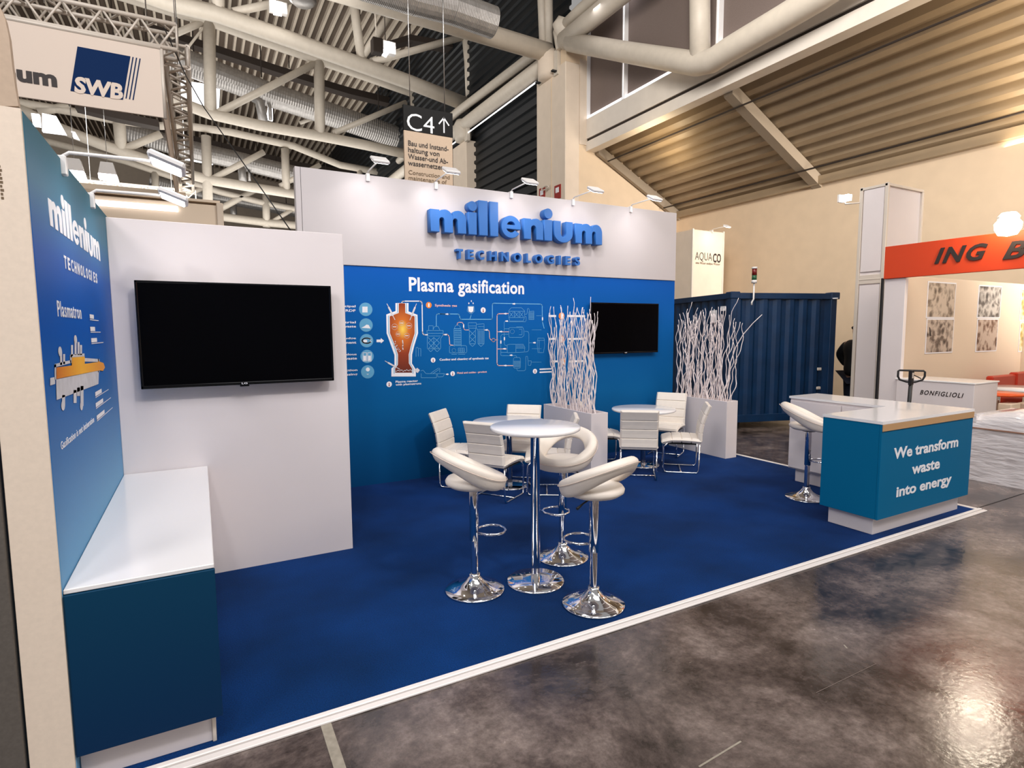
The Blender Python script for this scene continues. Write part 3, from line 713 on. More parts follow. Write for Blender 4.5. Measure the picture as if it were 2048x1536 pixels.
for k, (a, b_, lab) in enumerate((((1940, 1021), (2060, 983), 'dark joint line in the hall floor right of the counter'), )):
    p = onz(*a); q = onz(*b_); d = (q - p).normalized(); nn = Vector((-d.y, d.x, 0)) * .006
    o = MB().add([p + nn + Vector((0, 0, .002)), p - nn + Vector((0, 0, .002)), q - nn + Vector((0, 0, .002)), q + nn + Vector((0, 0, .002))], [(0, 1, 2, 3)]).build('trim_2', 'black'); tag(o, lab, 'joint', kind='structure')
for k, (a, b_, lab) in enumerate((((1398, 1534), (1482, 1483), 'thin white paint scratch on the dark floor at the bottom edge'), ((1632, 1386), (1752, 1328), 'faint pale scratch in the middle of the hall floor'), ((1688, 1290), (1694, 1297), 'tiny white fleck on the floor'))):
    p = onz(*a); q = onz(*b_); d = (q - p).normalized(); nn = Vector((-d.y, d.x, 0)) * (.004, .0015, .004)[k]
    o = MB().add([p + nn + Vector((0, 0, .0015)), p - nn + Vector((0, 0, .0015)), q - nn + Vector((0, 0, .0015)), q + nn + Vector((0, 0, .0015))], [(0, 1, 2, 3)]).build('floor_scratch', 'faint_scratch' if k == 1 else 'tape'); tag(o, lab, 'scratch')

# stand walls
YT, YB = 4.534, 6.357
wl = tag(MB().cbox(-.61, -.49, 2.575, YT + .1, 0, 2.505, .003).build('left_wall', 'left_print_lit'), 'tall blue printed wall on the left with white lettering', 'exhibition wall')
MB().box(-.622, -.492, 2.560, 2.576, 0, 2.506).build('end_cap', 'beige_end', wl)['label'] = 'beige narrow end face of the wall'
mb = MB(); a = ony(4, 340, 2.56); c = ony(4, 388, 2.56)
add_text(mb, 'FIRE SAFETY', Matrix(((0, 1, 0, 0), (0, 0, -1, 2.5595), (-1, 0, 0, 0), (0, 0, 0, 1))), -a.z, -c.z, a.x - .004, a.x + .004, 0, .001, bold=.01) if False else None
tv = tag(MB().cbox(-.49, 1.0, YT, YT + .06, 0, 2.487, .003).build('screen_wall', 'white_panel'), 'white wall carrying the large black screen', 'exhibition wall')
tag(MB().cbox(.94, 1.0, YT + .06, YB + .04, 0, 2.487, .003).build('storeroom_side_wall', 'white_panel'), 'white side wall of the storeroom behind the screen wall', 'exhibition wall')
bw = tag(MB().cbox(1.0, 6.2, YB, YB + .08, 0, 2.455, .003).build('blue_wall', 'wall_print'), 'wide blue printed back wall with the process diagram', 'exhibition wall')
hd = tag(MB().cbox(.99, 6.2, YB - .012, YB + .09, 2.458, 3.43, .003).build('header_panel', 'header_white'), 'high white header panel above the blue back wall', 'header')
MB().cbox(.94, 1.0, YB - .012, YB + .09, 2.44, 3.43, .003).build('header_edge', 'header_white', hd)
M = frame_y(YB - .012)

# arm lamps ------------------------------------------------------
def arm_lamp(name, label, loc, rz, arm, head_tilt, group, glow='lamp_glow', power=14, aim=None):
    """lamp clamped at the top of a wall; local -Y is away from the wall"""
    t = thing(name, label, 'lamp', loc, rz, group)
    MB().cbox(-.02, .02, -.03, .1, -.07, .012, .004).build('clamp', 'lamp_body', t)
    MB().tube([(0, 0, .0), (0, -.04, .03), (0, -arm + .06, .035)], .008, 8).build('arm', 'lamp_body', t)
    y0 = -arm
    o = MB().cbox(-.085, .085, -.085, .07, -.012, .022, .01).build('lamp_head', 'lamp_body', t); o.location = (0, y0, .03); o.rotation_euler.x = head_tilt
    g_ = MB().box(-.07, .07, -.07, .05, -.0165, -.013).build('lamp_lens', glow, o)
    MB().tube([(0, .02, -.05), (.01, .03, -.2), (-.01, .02, -.36)], .003, 5).build('cord', 'lamp_body', t) if name == 'arm_lamp' and group and 'header' in group else None
    return t
hx = [(1.685, 5.871), (2.468, 5.899), (3.449, 5.90), (4.365, 5.87), (5.332, 5.883)]
names = ['leftmost of the five white arm lamps on the header panel', 'white arm lamp on the header panel just under the direction sign', 'middle arm lamp on the header panel, over the dark ribbed wall', 'arm lamp on the header panel above the right end of the lettering', 'rightmost of the five arm lamps on the header panel']
for (x, y), lab in zip(hx, names):
    arm_lamp('arm_lamp', lab, (x, YB - .012, 3.43), 0, YB - y, .5, 'arm lamps along the header panel')
    area('arm_lamp_light', (x, y - .02, 3.41), (x + .02, YB, 2.72), .10, .06, 1.7, (1, .95, .97), PI * .72)
for (y, lab) in ((3.2, 'nearer flood lamp on an arm clamped to the blue left wall'), (3.96, 'farther flood lamp on an arm clamped to the blue left wall')):
    t = arm_lamp('arm_lamp', lab, (-.5, y, 2.505), PI / 2, .40, .35, 'flood lamps along the left wall')
    area('arm_lamp_light', (-.10, y, 2.49), (-.46, y, 1.5), .12, .10, .9, (1, .95, .92), PI * .8)
    area('arm_lamp_fill', (-.08, y, 2.49), (.2, y + .2, .6), .12, .10, .8, (1, .95, .92))

# 3D sign --------------------------------------------------------
t = thing('raised_sign', 'blue raised company lettering on the white header panel', 'sign', (0, 0, 0))
YS = YB - .115           # front plane of the letters
def bigletter(ch, pts_px):
    pass
def stroke_poly(kind, w_, h_):
    """bold geometric letter outlines in a box w_ x h_ (h_ = x-height unless ascender); list of closed loops"""
    s = .36 * h_ if kind in 'il' else .30 * h_
    n = 10; L = []
    if kind == 'l' or kind == 'i': return [[(0, 0), (w_, 0), (w_, h_), (0, h_)]]
    if kind in 'nm':
        k = 1 if kind == 'n' else 2; s = w_ * (.36 if k == 1 else .235); gap = (w_ - s * (k + 1)) / k
        out = [(0, 0), (0, h_ * .97), (s, h_ * .97), (s, h_ * .90)]
        cells = []
        top = []
        for i in range(k):
            xa = s + i * (gap + s); xb = xa + gap + s      # arch spans xa..xb outer
            ex = (xb - xa)
            # rise from xa, curve down at xb
            top += [(xa + ex * .18, h_ * .97), (xa + ex * .42, h_)]
            for j in range(n + 1):
                a = PI / 2 * (1 - j / n); top.append((xb - ex * .55 + ex * .55 * math.cos(a), h_ * .58 + h_ * .42 * math.sin(a)))
            if i < k - 1: top += [(xb + .02 * ex, h_ * .86)]
        out += top + [(w_, 0)]
        for i in reversed(range(k)):
            xa = s + i * (gap + s); xb = xa + gap
            out += [(xb, 0), (xb, h_ * .52)]
            for j in range(1, n):
                a = PI * j / n; out.append(((xa + xb) / 2 + gap / 2 * math.cos(a), h_ * .52 + gap / 2 * 1.05 * math.sin(a)))
            out += [(xa, h_ * .52), (xa, 0)]
        return [out]
    if kind == 'u':
        s = w_ * .34; gap = w_ - 2 * s
        out = [(0, h_), (0, h_ * .42)]
        for j in range(1, 2 * n): a = PI + PI * j / (2 * n); out.append((w_ / 2 + w_ / 2 * math.cos(a), h_ * .42 + (h_ * .42 + .01) * math.sin(a)))
        out += [(w_, h_ * .42), (w_, h_), (w_ - s, h_), (w_ - s, h_ * .45)]
        for j in range(1, n): a = -PI * j / n; out.append((w_ / 2 + gap / 2 * math.cos(a), h_ * .45 + gap / 2 * 1.3 * math.sin(a)))
        out += [(s, h_ * .45), (s, h_)]
        return [out]
    if kind == 'e':
        cx, cy, R, r_ = w_ / 2, h_ / 2, w_ / 2, w_ * .19; RY = h_ * .52; ry = h_ * .24
        out = []
        for j in range(0, 33): a = math.radians(-2 + 328 * j / 32); out.append((cx + R * math.cos(a), cy + RY * math.sin(a)))
        # inner lower return
        for j in range(0, 15): a = math.radians(326 - (326 - 190) * j / 14); out.append((cx + r_ * 1.35 * math.cos(a) * (1 if j else 1), cy - h_ * .04 + ry * math.sin(a)))
        out += [(cx - r_ * 1.3, cy - h_ * .09)]
        out += [(cx + R * .98, cy - h_ * .09)]
        hole = [(cx - r_ * 1.15, cy + h_ * .08)] + [(cx + r_ * 1.15 * math.cos(math.radians(180 - 180 * j / 12)), cy + h_ * .08 + h_ * .19 * math.sin(math.radians(180 * j / 12))) for j in range(1, 12)] + [(cx + r_ * 1.15, cy + h_ * .08)]
        return [out, hole]
def curve_letter(name, loops, M, w0, w1, matn, parent, bev=.004):
    cu = bpy.data.curves.new(name, 'CURVE'); cu.dimensions = '2D'; cu.fill_mode = 'BOTH'; cu.extrude = (w1 - w0) / 2
    cu.bevel_depth = bev; cu.bevel_resolution = 0
    for lp in loops:
        sp = cu.splines.new('POLY'); sp.points.add(len(lp) - 1)
        for p, (u, v) in zip(sp.points, lp): p.co = (u, v, 0, 1)
        sp.use_cyclic_u = True
    o = bpy.data.objects.new(name, cu); COL.objects.link(o)
    dg = bpy.context.evaluated_depsgraph_get(); me = bpy.data.meshes.new_from_object(o.evaluated_get(dg)); me.name = name
    bpy.data.objects.remove(o); bpy.data.curves.remove(cu)
    me.transform(M @ Matrix.Translation((0, 0, (w0 + w1) / 2)))
    me.materials.clear(); me.materials.append(MATS[matn])
    o = bpy.data.objects.new(name, me); COL.objects.link(o); o.parent = parent
    return o
M0 = frame_y(YB - .012)
# (kind, px left, px right at the letter front)
zb = ony(900, 462.5, YS).z; zb = (ony(866, 462, YS).z + ony(1196, 489, YS).z) / 2
zx = (ony(866, 419, YS).z + ony(1196, 449, YS).z) / 2; XH = zx - zb
zl = ony(967, 402, YS).z
def ux(px): return ony(px, 450, YS).x
for kind, a, c in (('m', 861.5, 932), ('i', 937.5, 953), ('l', 958.5, 975), ('l', 980.5, 996), ('e', 1003, 1041), ('n', 1048, 1086), ('i', 1089, 1104), ('u', 1108.5, 1145), ('m', 1151, 1204)):
    x0, x1 = ux(a), ux(c); h_ = (zl - zb) if kind == 'l' else XH
    loops = stroke_poly(kind, x1 - x0, h_)
    loops = [[(u + x0, v + zb) for u, v in lp] for lp in loops]
    if kind == 'i':
        r_ = (x1 - x0) * .54; cz = zb + XH + r_ * 1.35
        loops.append([((x0 + x1) / 2 + r_ * math.cos(2 * PI * j / 28), cz + r_ * math.sin(2 * PI * j / 28)) for j in range(28)])
    curve_letter('letter', loops, M0, .002, .103, 'sign_blue', t)
zt0 = (ony(925, 518, YS).z + ony(1160, 530, YS).z) / 2; zt1 = (ony(921, 498, YS).z + ony(1160, 513, YS).z) / 2
for ch, px in zip('TECHNOLOGIES', (921.5, 943, 964, 988, 1012, 1037, 1059, 1079.5, 1103, 1121.5, 1138, 1157)):
    xc = ony(px, 512, YS).x; vs, fs, bb = text_geo(ch, .04, 0, 0, 1.0, 4)
    hh = zt1 - zt0; ww = hh * {'I': .32, 'L': .62, 'O': 1.02, 'G': .98, 'H': .92, 'N': .95}.get(ch, .72)
    mb = MB(); add_text(mb, ch, M0, xc - ww / 2, xc + ww / 2, zt0, zt1, .002, .085, bold=.04, res=4)
    mb.build('letter', 'sign_blue', t)

# ------------------------------------------------------------------ printed diagram on the blue wall
M = frame_y(YB)
def U(px, py): p = ony(px, py, YB); return (p.x, p.z)
def A5(x, y): return U(700 + x / 7.315, 590 + y / 7.315)
def A6(x, y): return U(880 + x / 9.036, 590 + y / 9.036)
def A2(x, y): return U(600 + x / 4.096, 550 + y / 4.096)
a = U(818, 583)
letters('Plasma gasification', M, a[0], U(1048, 585)[0], a[1] - .045, a[1] + .165, .001, .002, 'print_white', bw, bold=.026, space=1.05)
# captions
mb = MB()
for s, xr, y0, y1 in (('Municipal', 455, 247, 270), ('waste - RDF', 455, 282, 302), ('Industrial', 457, 378, 396), ('waste', 459, 414, 430), ('Sludge', 459, 509, 530), ('treatment', 461, 545, 562), ('Hazardous', 464, 640, 657), ('waste', 466, 674, 692), ('Construction', 470, 768, 786), ('and housing', 471, 802, 826)):
    b_ = A2(xr, y1); tp = A2(xr, y0); ww = .028 * len(s); add_text(mb, s, M, b_[0] - ww, b_[0], b_[1], tp[1], .001, .002, bold=.02)
for s, x0, x1, y0, y1 in (('Cooling and cleaning of synthesis gas', 1143, 1545, 684, 708), ('Plasma reactor', 783, 966, 866, 884), ('with plasmatrons', 783, 993, 890, 912)):
    a = A2(x0, y1); c = A2(x1, y0); add_text(mb, s, M, a[0], c[0], a[1], A2(x0, y0)[1], .001, .002, bold=.02)
mb.build('caption_lettering', 'print_white', bw)
mb = MB()
for s, x0, x1, y0, y1 in (('Synthesis gas', 1105, 1285, 238, 264), ('Metal and oxides - product', 1286, 1530, 795, 815)):
    a = A2(x0, y1); add_text(mb, s, M, a[0], A2(x1, y0)[0], a[1], A2(x0, y0)[1], .001, .002, bold=.02)
mb.build('caption_lettering', 'print_pink', bw)
# icon discs
sc5 = (A5(100, 0)[0] - A5(0, 0)[0]) / 100
mb = MB(); mw = MB()
for k, (x, y) in enumerate(((230, 210), (235, 440), (243, 668), (250, 898), (258, 1124))):
    c = A5(x, y); disc(mb, c, sc5 * 100, M, .0015)
    if k == 0:
        for q in (-40, -14, 12): flat(mw, [A5(x + q - 10, y + 45), A5(x + q + 14, y + 45), A5(x + q + 14, y - 40), A5(x + q - 10, y - 40)], M, .0025)
    if k == 1: flat(mw, [A5(x - 70, y + 40), A5(x + 65, y + 50), A5(x + 40, y), A5(x + 8, y - 8), A5(x - 30, y + 20)], M, .0025)
    if k == 2:
        poly_line(mw, [A5(x + 65 * math.cos(math.radians(q)), y + 38 * math.sin(math.radians(q))) for q in range(20, 345, 15)], sc5 * 18, M, 0, .0025)
        disc(mw, A5(x - 20, y + 5), sc5 * 30, M, .0026, ry=sc5 * 22)
    if k == 3:
        for dx in (-60, 8): poly_line(mw, [A5(x + dx, y + 70), A5(x + dx + 52, y + 70), A5(x + dx + 52, y - 55), A5(x + dx, y - 55)], sc5 * 7, M, 0, .0025, True); flat(mw, [A5(x + dx + 8, y + 62), A5(x + dx + 44, y + 62), A5(x + dx + 44, y - 10), A5(x + dx + 8, y - 10)], M, .0025)
    if k == 4: disc(mw, A5(x + 2, y - 35), sc5 * 30, M, .0025); flat(mw, [A5(x - 20, y + 30), A5(x + 20, y + 30), A5(x, y + 42)], M, .0025)
mb.build('icon_disc', 'print_icon', bw)
# white marks: arrows, pipes, reactor shell
flat(mw, [A5(388, 690), A5(450, 690), A5(450, 708), A5(497, 668), A5(450, 630), A5(450, 652), A5(388, 652)], M, .002)
for L, wd in (([(750, 125), (768, 96), (790, 90), (1020, 90), (1046, 100), (1054, 130), (1060, 545), (1068, 572), (1090, 582), (1132, 582)], 15),):
    poly_line(mw, [A5(*p) for p in L], sc5 * wd, M, 0, .002)
def fanpoly(mbx, pts, w): # simple concave outline as left/right strip pairs
    n = len(pts) // 2
    for i in range(n - 1): flat(mbx, [pts[i], pts[i + 1], pts[2 * n - 2 - i], pts[2 * n - 1 - i]], M, w)
outer_l = [(665, 118), (665, 235), (530, 285), (535, 560), (600, 740), (650, 880), (650, 1040), (605, 1072), (605, 1192)]
outer_r = [(855, 118), (855, 240), (986, 290), (995, 560), (940, 740), (908, 870), (905, 1000), (962, 1090), (962, 1192)]
fanpoly(mw, [A5(*p) for p in outer_l] + [A5(*p) for p in reversed(outer_r)], .002)
mw.build('diagram_white', 'print_white', bw)
mb = MB()
inner_l = [(712, 122), (712, 262), (580, 312), (585, 560), (650, 720), (702, 870), (700, 1020), (660, 1075), (660, 1136)]
inner_r = [(806, 122), (808, 264), (944, 312), (945, 560), (890, 740), (858, 870), (860, 1000), (906, 1075), (906, 1136)]
fanpoly(mb, [A5(*p) for p in inner_l] + [A5(*p) for p in reversed(inner_r)], .003)
mb.build('reactor_fill', 'reactor_print', bw)
mb = MB()
g_l = [(672, 120), (672, 242), (538, 292), (545, 560), (610, 740), (660, 880), (660, 1040), (615, 1078), (615, 1186)]
g_i = [(700, 120), (700, 256), (566, 306), (572, 560), (640, 720), (690, 872), (690, 1020), (650, 1070), (650, 1150)]
for i in range(len(g_l) - 1): flat(mb, [A5(*g_i[i]), A5(*g_i[i + 1]), A5(g_i[i + 1][0] - 10, g_i[i + 1][1]), A5(g_i[i][0] - 10, g_i[i][1])], M, .0025)
g_r = [(820, 120), (820, 258), (958, 308), (958, 560), (902, 740), (870, 872), (872, 1000), (916, 1072), (916, 1150)]
for i in range(len(g_r) - 1): flat(mb, [A5(*g_r[i]), A5(*g_r[i + 1]), A5(g_r[i + 1][0] + 10, g_r[i + 1][1]), A5(g_r[i][0] + 10, g_r[i][1])], M, .0025)
mb.build('reactor_lining', 'print_icon', bw)
mb = MB()
for a, c, wd in (((540, 130), (655, 360), 16), ((970, 130), (876, 365), 16), ((512, 965), (725, 1085), 15)):
    poly_line(mb, [A5(*a), A5(*c)], sc5 * wd * .6, M, 0, .0035)
    mid = (a[0] * .6 + c[0] * .4, a[1] * .6 + c[1] * .4); poly_line(mb, [A5(a[0] * .75 + c[0] * .25, a[1] * .75 + c[1] * .25), A5(a[0] * .3 + c[0] * .7, a[1] * .3 + c[1] * .7)], sc5 * wd * 1.7, M, 0, .0036)
for (x, y, r_) in ((650, 465, 42), (753, 410, 34), (862, 450, 42), (700, 572, 32), (830, 595, 38)):
    poly_line(mb, [A5(x + r_ * math.cos(2 * PI * j / 20), y + r_ * math.sin(2 * PI * j / 20)) for j in range(20)], sc5 * 4, M, 0, .0035, True)
    poly_line(mb, [A5(x - r_ * .5, y), A5(x + r_ * .5, y)], sc5 * 13, M, 0, .0035)
poly_line(mb, [A5(768, 665), A5(775, 720), A5(768, 760), A5(774, 795)], sc5 * 14, M, 0, .0035)
rs = random.Random(3)
for k in range(26): q = rs.random(); disc(mb, A5(640 + q * 85 + rs.uniform(-22, 22), 680 + q * 150 + rs.uniform(-20, 20)), sc5 * rs.uniform(4, 8), M, .0035, 8)
for k in range(14): disc(mb, A5(675 + k * 17, 1105 + rs.uniform(-12, 12)), sc5 * 8, M, .0035, 8)
flat(mb, [A5(940, 1095), A5(985, 1065), A5(1020, 1100), A5(990, 1140), A5(945, 1118)], M, .0035)
mb.build('reactor_marks', 'print_grey', bw)
# round markers
mb = MB(); m2 = MB()
for (f_, x, y, r_) in ((A2, 1090, 697, 24), (A2, 730, 895, 26), (A2, 1250, 808, 24), (A2, 1500, 288, 28), (A6, 1715, 1378, 46)):
    s_ = (f_(100, 0)[0] - f_(0, 0)[0]) / 100; disc(mb, f_(x, y), s_ * r_, M, .002); disc(m2, f_(x, y - r_ * .25), s_ * r_ * .2, M, .003, 10); flat(m2, [f_(x - r_ * .15, y + r_ * .6), f_(x + r_ * .15, y + r_ * .6), f_(x + r_ * .15, y), f_(x - r_ * .15, y)], M, .003)
mb.build('marker_disc', 'print_white', bw); m2.build('marker_sign', 'red_sign', bw)
mb = MB(); disc(mb, A5(1152, 148), sc5 * 48, M, .002)
for (px, py) in ((1123, 632), (1123, 678), (1126, 723)): disc(mb, U(px, py), sc5 * 62, M, .002)
mb.build('marker_disc', 'print_orange', bw)
mb = MB(); flat(mb, [A5(1142, 175), A5(1162, 175), A5(1162, 122), A5(1142, 122)], M, .003)
for (px, py) in ((1123, 632), (1123, 678), (1126, 723)): flat(mb, [U(px - 2, py + 5), U(px + 2, py + 5), U(px + 2, py - 5), U(px - 2, py - 5)], M, .003)
mb.build('marker_sign', 'print_white', bw)
mb = MB()
for y, L in ((632, ((1097, 1112, 'H'), (1134, 1170, 'Ammonia'))), (678, ((1097, 1112, 'H'), (1134, 1166, 'Ethanol'))), (723, ((1102, 1116, 'H'), (1138, 1168, 'Diesel')))):
    for a, c, s in L:
        if len(s) > 1: pass
        p = U(a, y + 2); q = U(c, y - 2); flat(mb, [(p[0], p[1]), (q[0], p[1]), (q[0], p[1] + .026), (p[0], p[1] + .026)], M, .002)
for y in (740, 746): p = U(1079, y); q = U(1103, y); flat(mb, [(p[0], p[1]), (q[0], p[1]), (q[0], p[1] + .018), (p[0], p[1] + .018)], M, .002)
mb.build('caption_bars', 'print_white', bw)
# line art
mb = MB(); lw = sc5 * 5
def pl(f_, L, wd=1.0, closed=False): poly_line(mb, [f_(*p) for p in L], lw * wd, M, 0, .0018, closed)
pl(A5, [(1262, 450), (1262, 290), (1285, 275), (1460, 280)], 2.2)
pl(A6, [(0, 340), (330, 345), (350, 370), (360, 425), (385, 440), (930, 440), (945, 420), (945, 165), (965, 148), (1820, 165), (1845, 185), (1848, 480), (1880, 600)], 2.4)
pl(A6, [(540, 435), (560, 370)], 2)
pl(A6, [(505, 200), (610, 200), (625, 290), (560, 345), (490, 290)], 1.2, True)
# tank with X bracing
for L in ([(1125, 520), (1362, 520), (1362, 580), (1325, 640), (1325, 780), (1275, 832), (1228, 785), (1180, 832), (1130, 780), (1130, 600), (1125, 520)], [(1125, 560), (1362, 560)], [(1130, 600), (1325, 600)], [(1140, 620), (1310, 790)], [(1310, 620), (1140, 790)], [(1225, 620), (1225, 790)], [(1145, 700), (1225, 620), (1310, 700), (1225, 790), (1145, 700)], [(1150, 520), (1150, 450), (1215, 450), (1215, 520)], [(1215, 500), (1240, 460), (1290, 460), (1315, 520)], [(1140, 785), (1315, 785)]): pl(A5, L)
# column scrubber
for L in ([(255, 930), (250, 620), (280, 555), (315, 540), (350, 555), (380, 620), (382, 930)], [(170, 930), (170, 1045), (470, 1045), (485, 1020), (480, 930), (460, 915), (200, 915), (170, 930)], [(330, 960), (440, 960), (440, 1030), (330, 1030), (330, 960)], [(210, 1070), (300, 1070)], [(330, 1070), (450, 1070)], [(330, 995), (440, 995)], [(365, 960), (365, 1030)], [(402, 960), (402, 1030)]): pl(A6, L)
for y in range(610, 900, 32): pl(A6, [(262, y), (372, y)], 1.6)
for c_, r_ in (((250, 1000), 34),): pl(A6, [(c_[0] + r_ * math.cos(2 * PI * j / 16), c_[1] + r_ * math.sin(2 * PI * j / 16)) for j in range(17)])
# twin filters
for L in ([(510, 500), (655, 500), (655, 560), (640, 640), (640, 880), (585, 930), (530, 880), (530, 640), (510, 560), (510, 500)], [(655, 530), (795, 520), (795, 880), (740, 930), (685, 880), (685, 640), (655, 590)], [(530, 640), (640, 750), (530, 860)], [(640, 640), (530, 750), (640, 860)], [(530, 880), (640, 880)], [(685, 880), (795, 880)], [(510, 560), (655, 560)], [(515, 600), (650, 600)], [(690, 570), (795, 570)], [(690, 620), (795, 620)]): pl(A6, L)
for x in range(700, 790, 16): pl(A6, [(x, 640), (x, 870)], .8)
# engine block
for L in ([(1240, 290), (1240, 400), (1260, 470), (1500, 470), (1530, 400), (1530, 290), (1500, 260), (1470, 230), (1290, 230), (1250, 270), (1240, 290)], [(1240, 295), (1525, 295)], [(1240, 410), (1525, 410)], [(1340, 295), (1340, 410)], [(1430, 295), (1430, 410)], [(1525, 350), (1570, 345), (1580, 245), (1605, 245), (1615, 300)], [(1605, 300), (1695, 290), (1695, 445), (1605, 445), (1605, 300)], [(1240, 485), (1540, 485), (1555, 460), (1555, 390), (1530, 385)]): pl(A6, L)
for x in (1255, 1350, 1440): pl(A6, [(x, 310), (x + 65, 395)]); pl(A6, [(x + 65, 310), (x, 395)])
for y in range(315, 440, 14): pl(A6, [(1610, y), (1690, y)], .8)
for L in ([(1250, 590), (1500, 590), (1515, 640), (1515, 730), (1480, 765), (1250, 765), (1240, 720), (1245, 630), (1250, 590)], [(1380, 575), (1490, 575)], [(1430, 620), (1480, 620), (1480, 720), (1430, 720)], [(1530, 655), (1590, 660), (1605, 700), (1605, 990), (1580, 1025), (1530, 1030)], [(1605, 865), (1670, 865)], [(1215, 900), (1260, 890), (1500, 890), (1535, 950), (1520, 1030), (1220, 1045), (1210, 980), (1215, 900)], [(1370, 900), (1370, 1030)], [(1370, 960), (1530, 960)], [(1170, 475), (1158, 500), (1160, 880), (1175, 910), (1215, 915)], [(1245, 710), (1120, 712), (1098, 740), (1098, 1090), (1120, 1098), (1370, 1095), (1390, 1130)], [(1325, 1160), (1340, 1130), (1440, 1130), (1452, 1160), (1452, 1310), (1430, 1325), (1345, 1325), (1325, 1300), (1325, 1160)], [(1385, 1330), (1400, 1370), (1520, 1370), (1545, 1350), (1550, 1110), (1580, 1110), (1590, 1190), (1650, 1190), (1640, 1270), (1595, 1270), (1590, 1190)], [(1160, 610), (1245, 610)], [(1098, 1035), (1215, 1035)]): pl(A6, L)
pl(A6, [(1305 + 38 * math.cos(2 * PI * j / 16), 660 + 38 * math.sin(2 * PI * j / 16)) for j in range(17)])
for y in range(1195, 1310, 15): pl(A6, [(1335, y), (1445, y)], .9)
for x in range(1385, 1520, 18): pl(A6, [(x, 900), (x, 950)], .8)
for y in (375, 630, 970, 1213): pl(A6, [(1660 + (y == 375) * 80, y), (1830, y)], .8)
pl(A6, [(1765, 780), (1880, 780), (1890, 900), (1870, 1040), (1770, 1040), (1755, 900), (1765, 780)]); pl(A6, [(1765, 820), (1880, 820)]); pl(A6, [(1790, 820), (1790, 1030)])
# conveyor bottom
for L in ([(1035, 1110), (1070, 1100), (1110, 1150), (1265, 1150), (1265, 1210), (1040, 1210), (1040, 1150)], [(1180, 1145), (1290, 1070), (1312, 1075), (1312, 1130)], [(1220, 1145), (1300, 1090)], [(1275, 1150), (1385, 1150), (1360, 1195), (1285, 1200), (1275, 1150)], [(965, 900), (965, 770), (990, 765), (1000, 790), (1000, 895)], [(1010, 780), (1035, 785), (1035, 895)]): pl(A5, L)
mb.build('diagram_lines', 'print_lightblue', bw)
mb = MB()
pl(A5, [(1375, 578), (1425, 578)], 3); pl(A5, [(1400, 280), (1440, 280)], 3)
pl(A6, [(1040, 810), (1010, 810)], 2); pl(A6, [(1235, 335), (1050, 340), (1030, 365), (1030, 1240), (1050, 1275), (1320, 1275)], 2.6); pl(A6, [(1035, 665), (1245, 665)], 2); pl(A6, [(1035, 975), (1200, 975)], 2)
pl(A6, [(60, 718), (140, 718), (165, 750), (175, 900), (240, 910)], 2.2); pl(A6, [(310, 545), (312, 510), (340, 492), (400, 495), (425, 530), (430, 610), (450, 632), (515, 632)], 2)
pl(A6, [(800, 632), (870, 632), (890, 660), (895, 780), (940, 830)], 2); pl(A6, [(965 + 30 * math.cos(2 * PI * j / 12), 815 + 30 * math.sin(2 * PI * j / 12)) for j in range(13)], 2)
mb.build('diagram_pipes', 'print_pink', bw)
mb = MB()
for f_, x, y in ((A6, 125, 345), (A6, 1335, 160), (A6, 1180, 338), (A6, 1205, 472), (A6, 1100, 662), (A6, 1165, 972), (A6, 1285, 1088), (A6, 1180, 1275), (A6, 1705, 862), (A6, 840, 632), (A6, 100, 716), (A6, 130, 1432)):
    flat(mb, [f_(x - 25, y + 10), f_(x + 5, y + 10), f_(x + 5, y + 20), f_(x + 28, y), f_(x + 5, y - 20), f_(x + 5, y - 10), f_(x - 25, y - 10)], M, .0028)
for x, y in ((1850, 430), (1162, 790), (1098, 850), (425, 560)):
    flat(mb, [A6(x - 10, y + 28), A6(x + 10, y + 28), A6(x + 10, y - 28), A6(x - 10, y - 28)], M, .0028)
flat(mb, [A6(508, 210), A6(605, 210), A6(600, 295), A6(560, 320), A6(515, 295)], M, .0025)
for x, y in ((520, 150), (565, 110), (598, 150)): disc(mb, A6(x, y), sc5 * 9, M, .0025, 10, ry=sc5 * 15)
mb.build('diagram_arrows', 'print_white', bw)

# ------------------------------------------------------------------ prints on the left wall
M = frame_x(-.49)
def V(px, py): p = onx(px, py, -.49); return (p.y, p.z)
mb = MB()
a = V(104, 480); 
u0, u1 = V(98, 430)[0], V(200, 520)[0]
xx = u0; H_ = .108; wid = {'m': 1.5, 'i': .36, 'l': .36, 'e': .95, 'n': .95, 'u': .95}; tot = sum(wid[c] for c in 'millenium') + .12 * 8; k_ = (u1 - u0) / tot
for ch in 'millenium':
    w_ = wid[ch] * k_; h_ = H_ * 1.5 if ch == 'l' else H_
    lp = [[(u + xx, v + 2.168) for u, v in q] for q in stroke_poly(ch, w_, h_)]
    if ch == 'i': lp.append([(xx + w_ / 2 + w_ * .55 * math.cos(2 * PI * j / 20), 2.168 + H_ + .035 + .03 * math.sin(2 * PI * j / 20)) for j in range(20)])
    curve_letter('letter', lp, M, .0, .002, 'print_white', wl, bev=0)
    xx += w_ + .12 * k_
us, ue = V(125, 520)[0], V(194, 560)[0]
vt = (V(125, 512)[1] + V(192, 545)[1]) / 2; vb = (V(126, 535)[1] + V(194, 567)[1]) / 2
for k, ch in enumerate('TECHNOLOGIES'):
    x = us + (ue - us) * (k + .3) / 12; add_text(mb, ch, M, x, x + (.018 if ch == 'I' else .05), vb, vt, .001, .002, bold=.03)
u0, u1 = V(114, 620)[0], V(162, 630)[0]
letters('Plasmatron', M, u0, u1, V(114, 633)[1], V(114, 601)[1], .001, .002, 'print_white', wl, bold=.005, space=1.12)
mb.build('title_lettering', 'print_white', wl)
mb = MB(); u0, u1 = V(121, 893)[0], V(188, 850)[0]
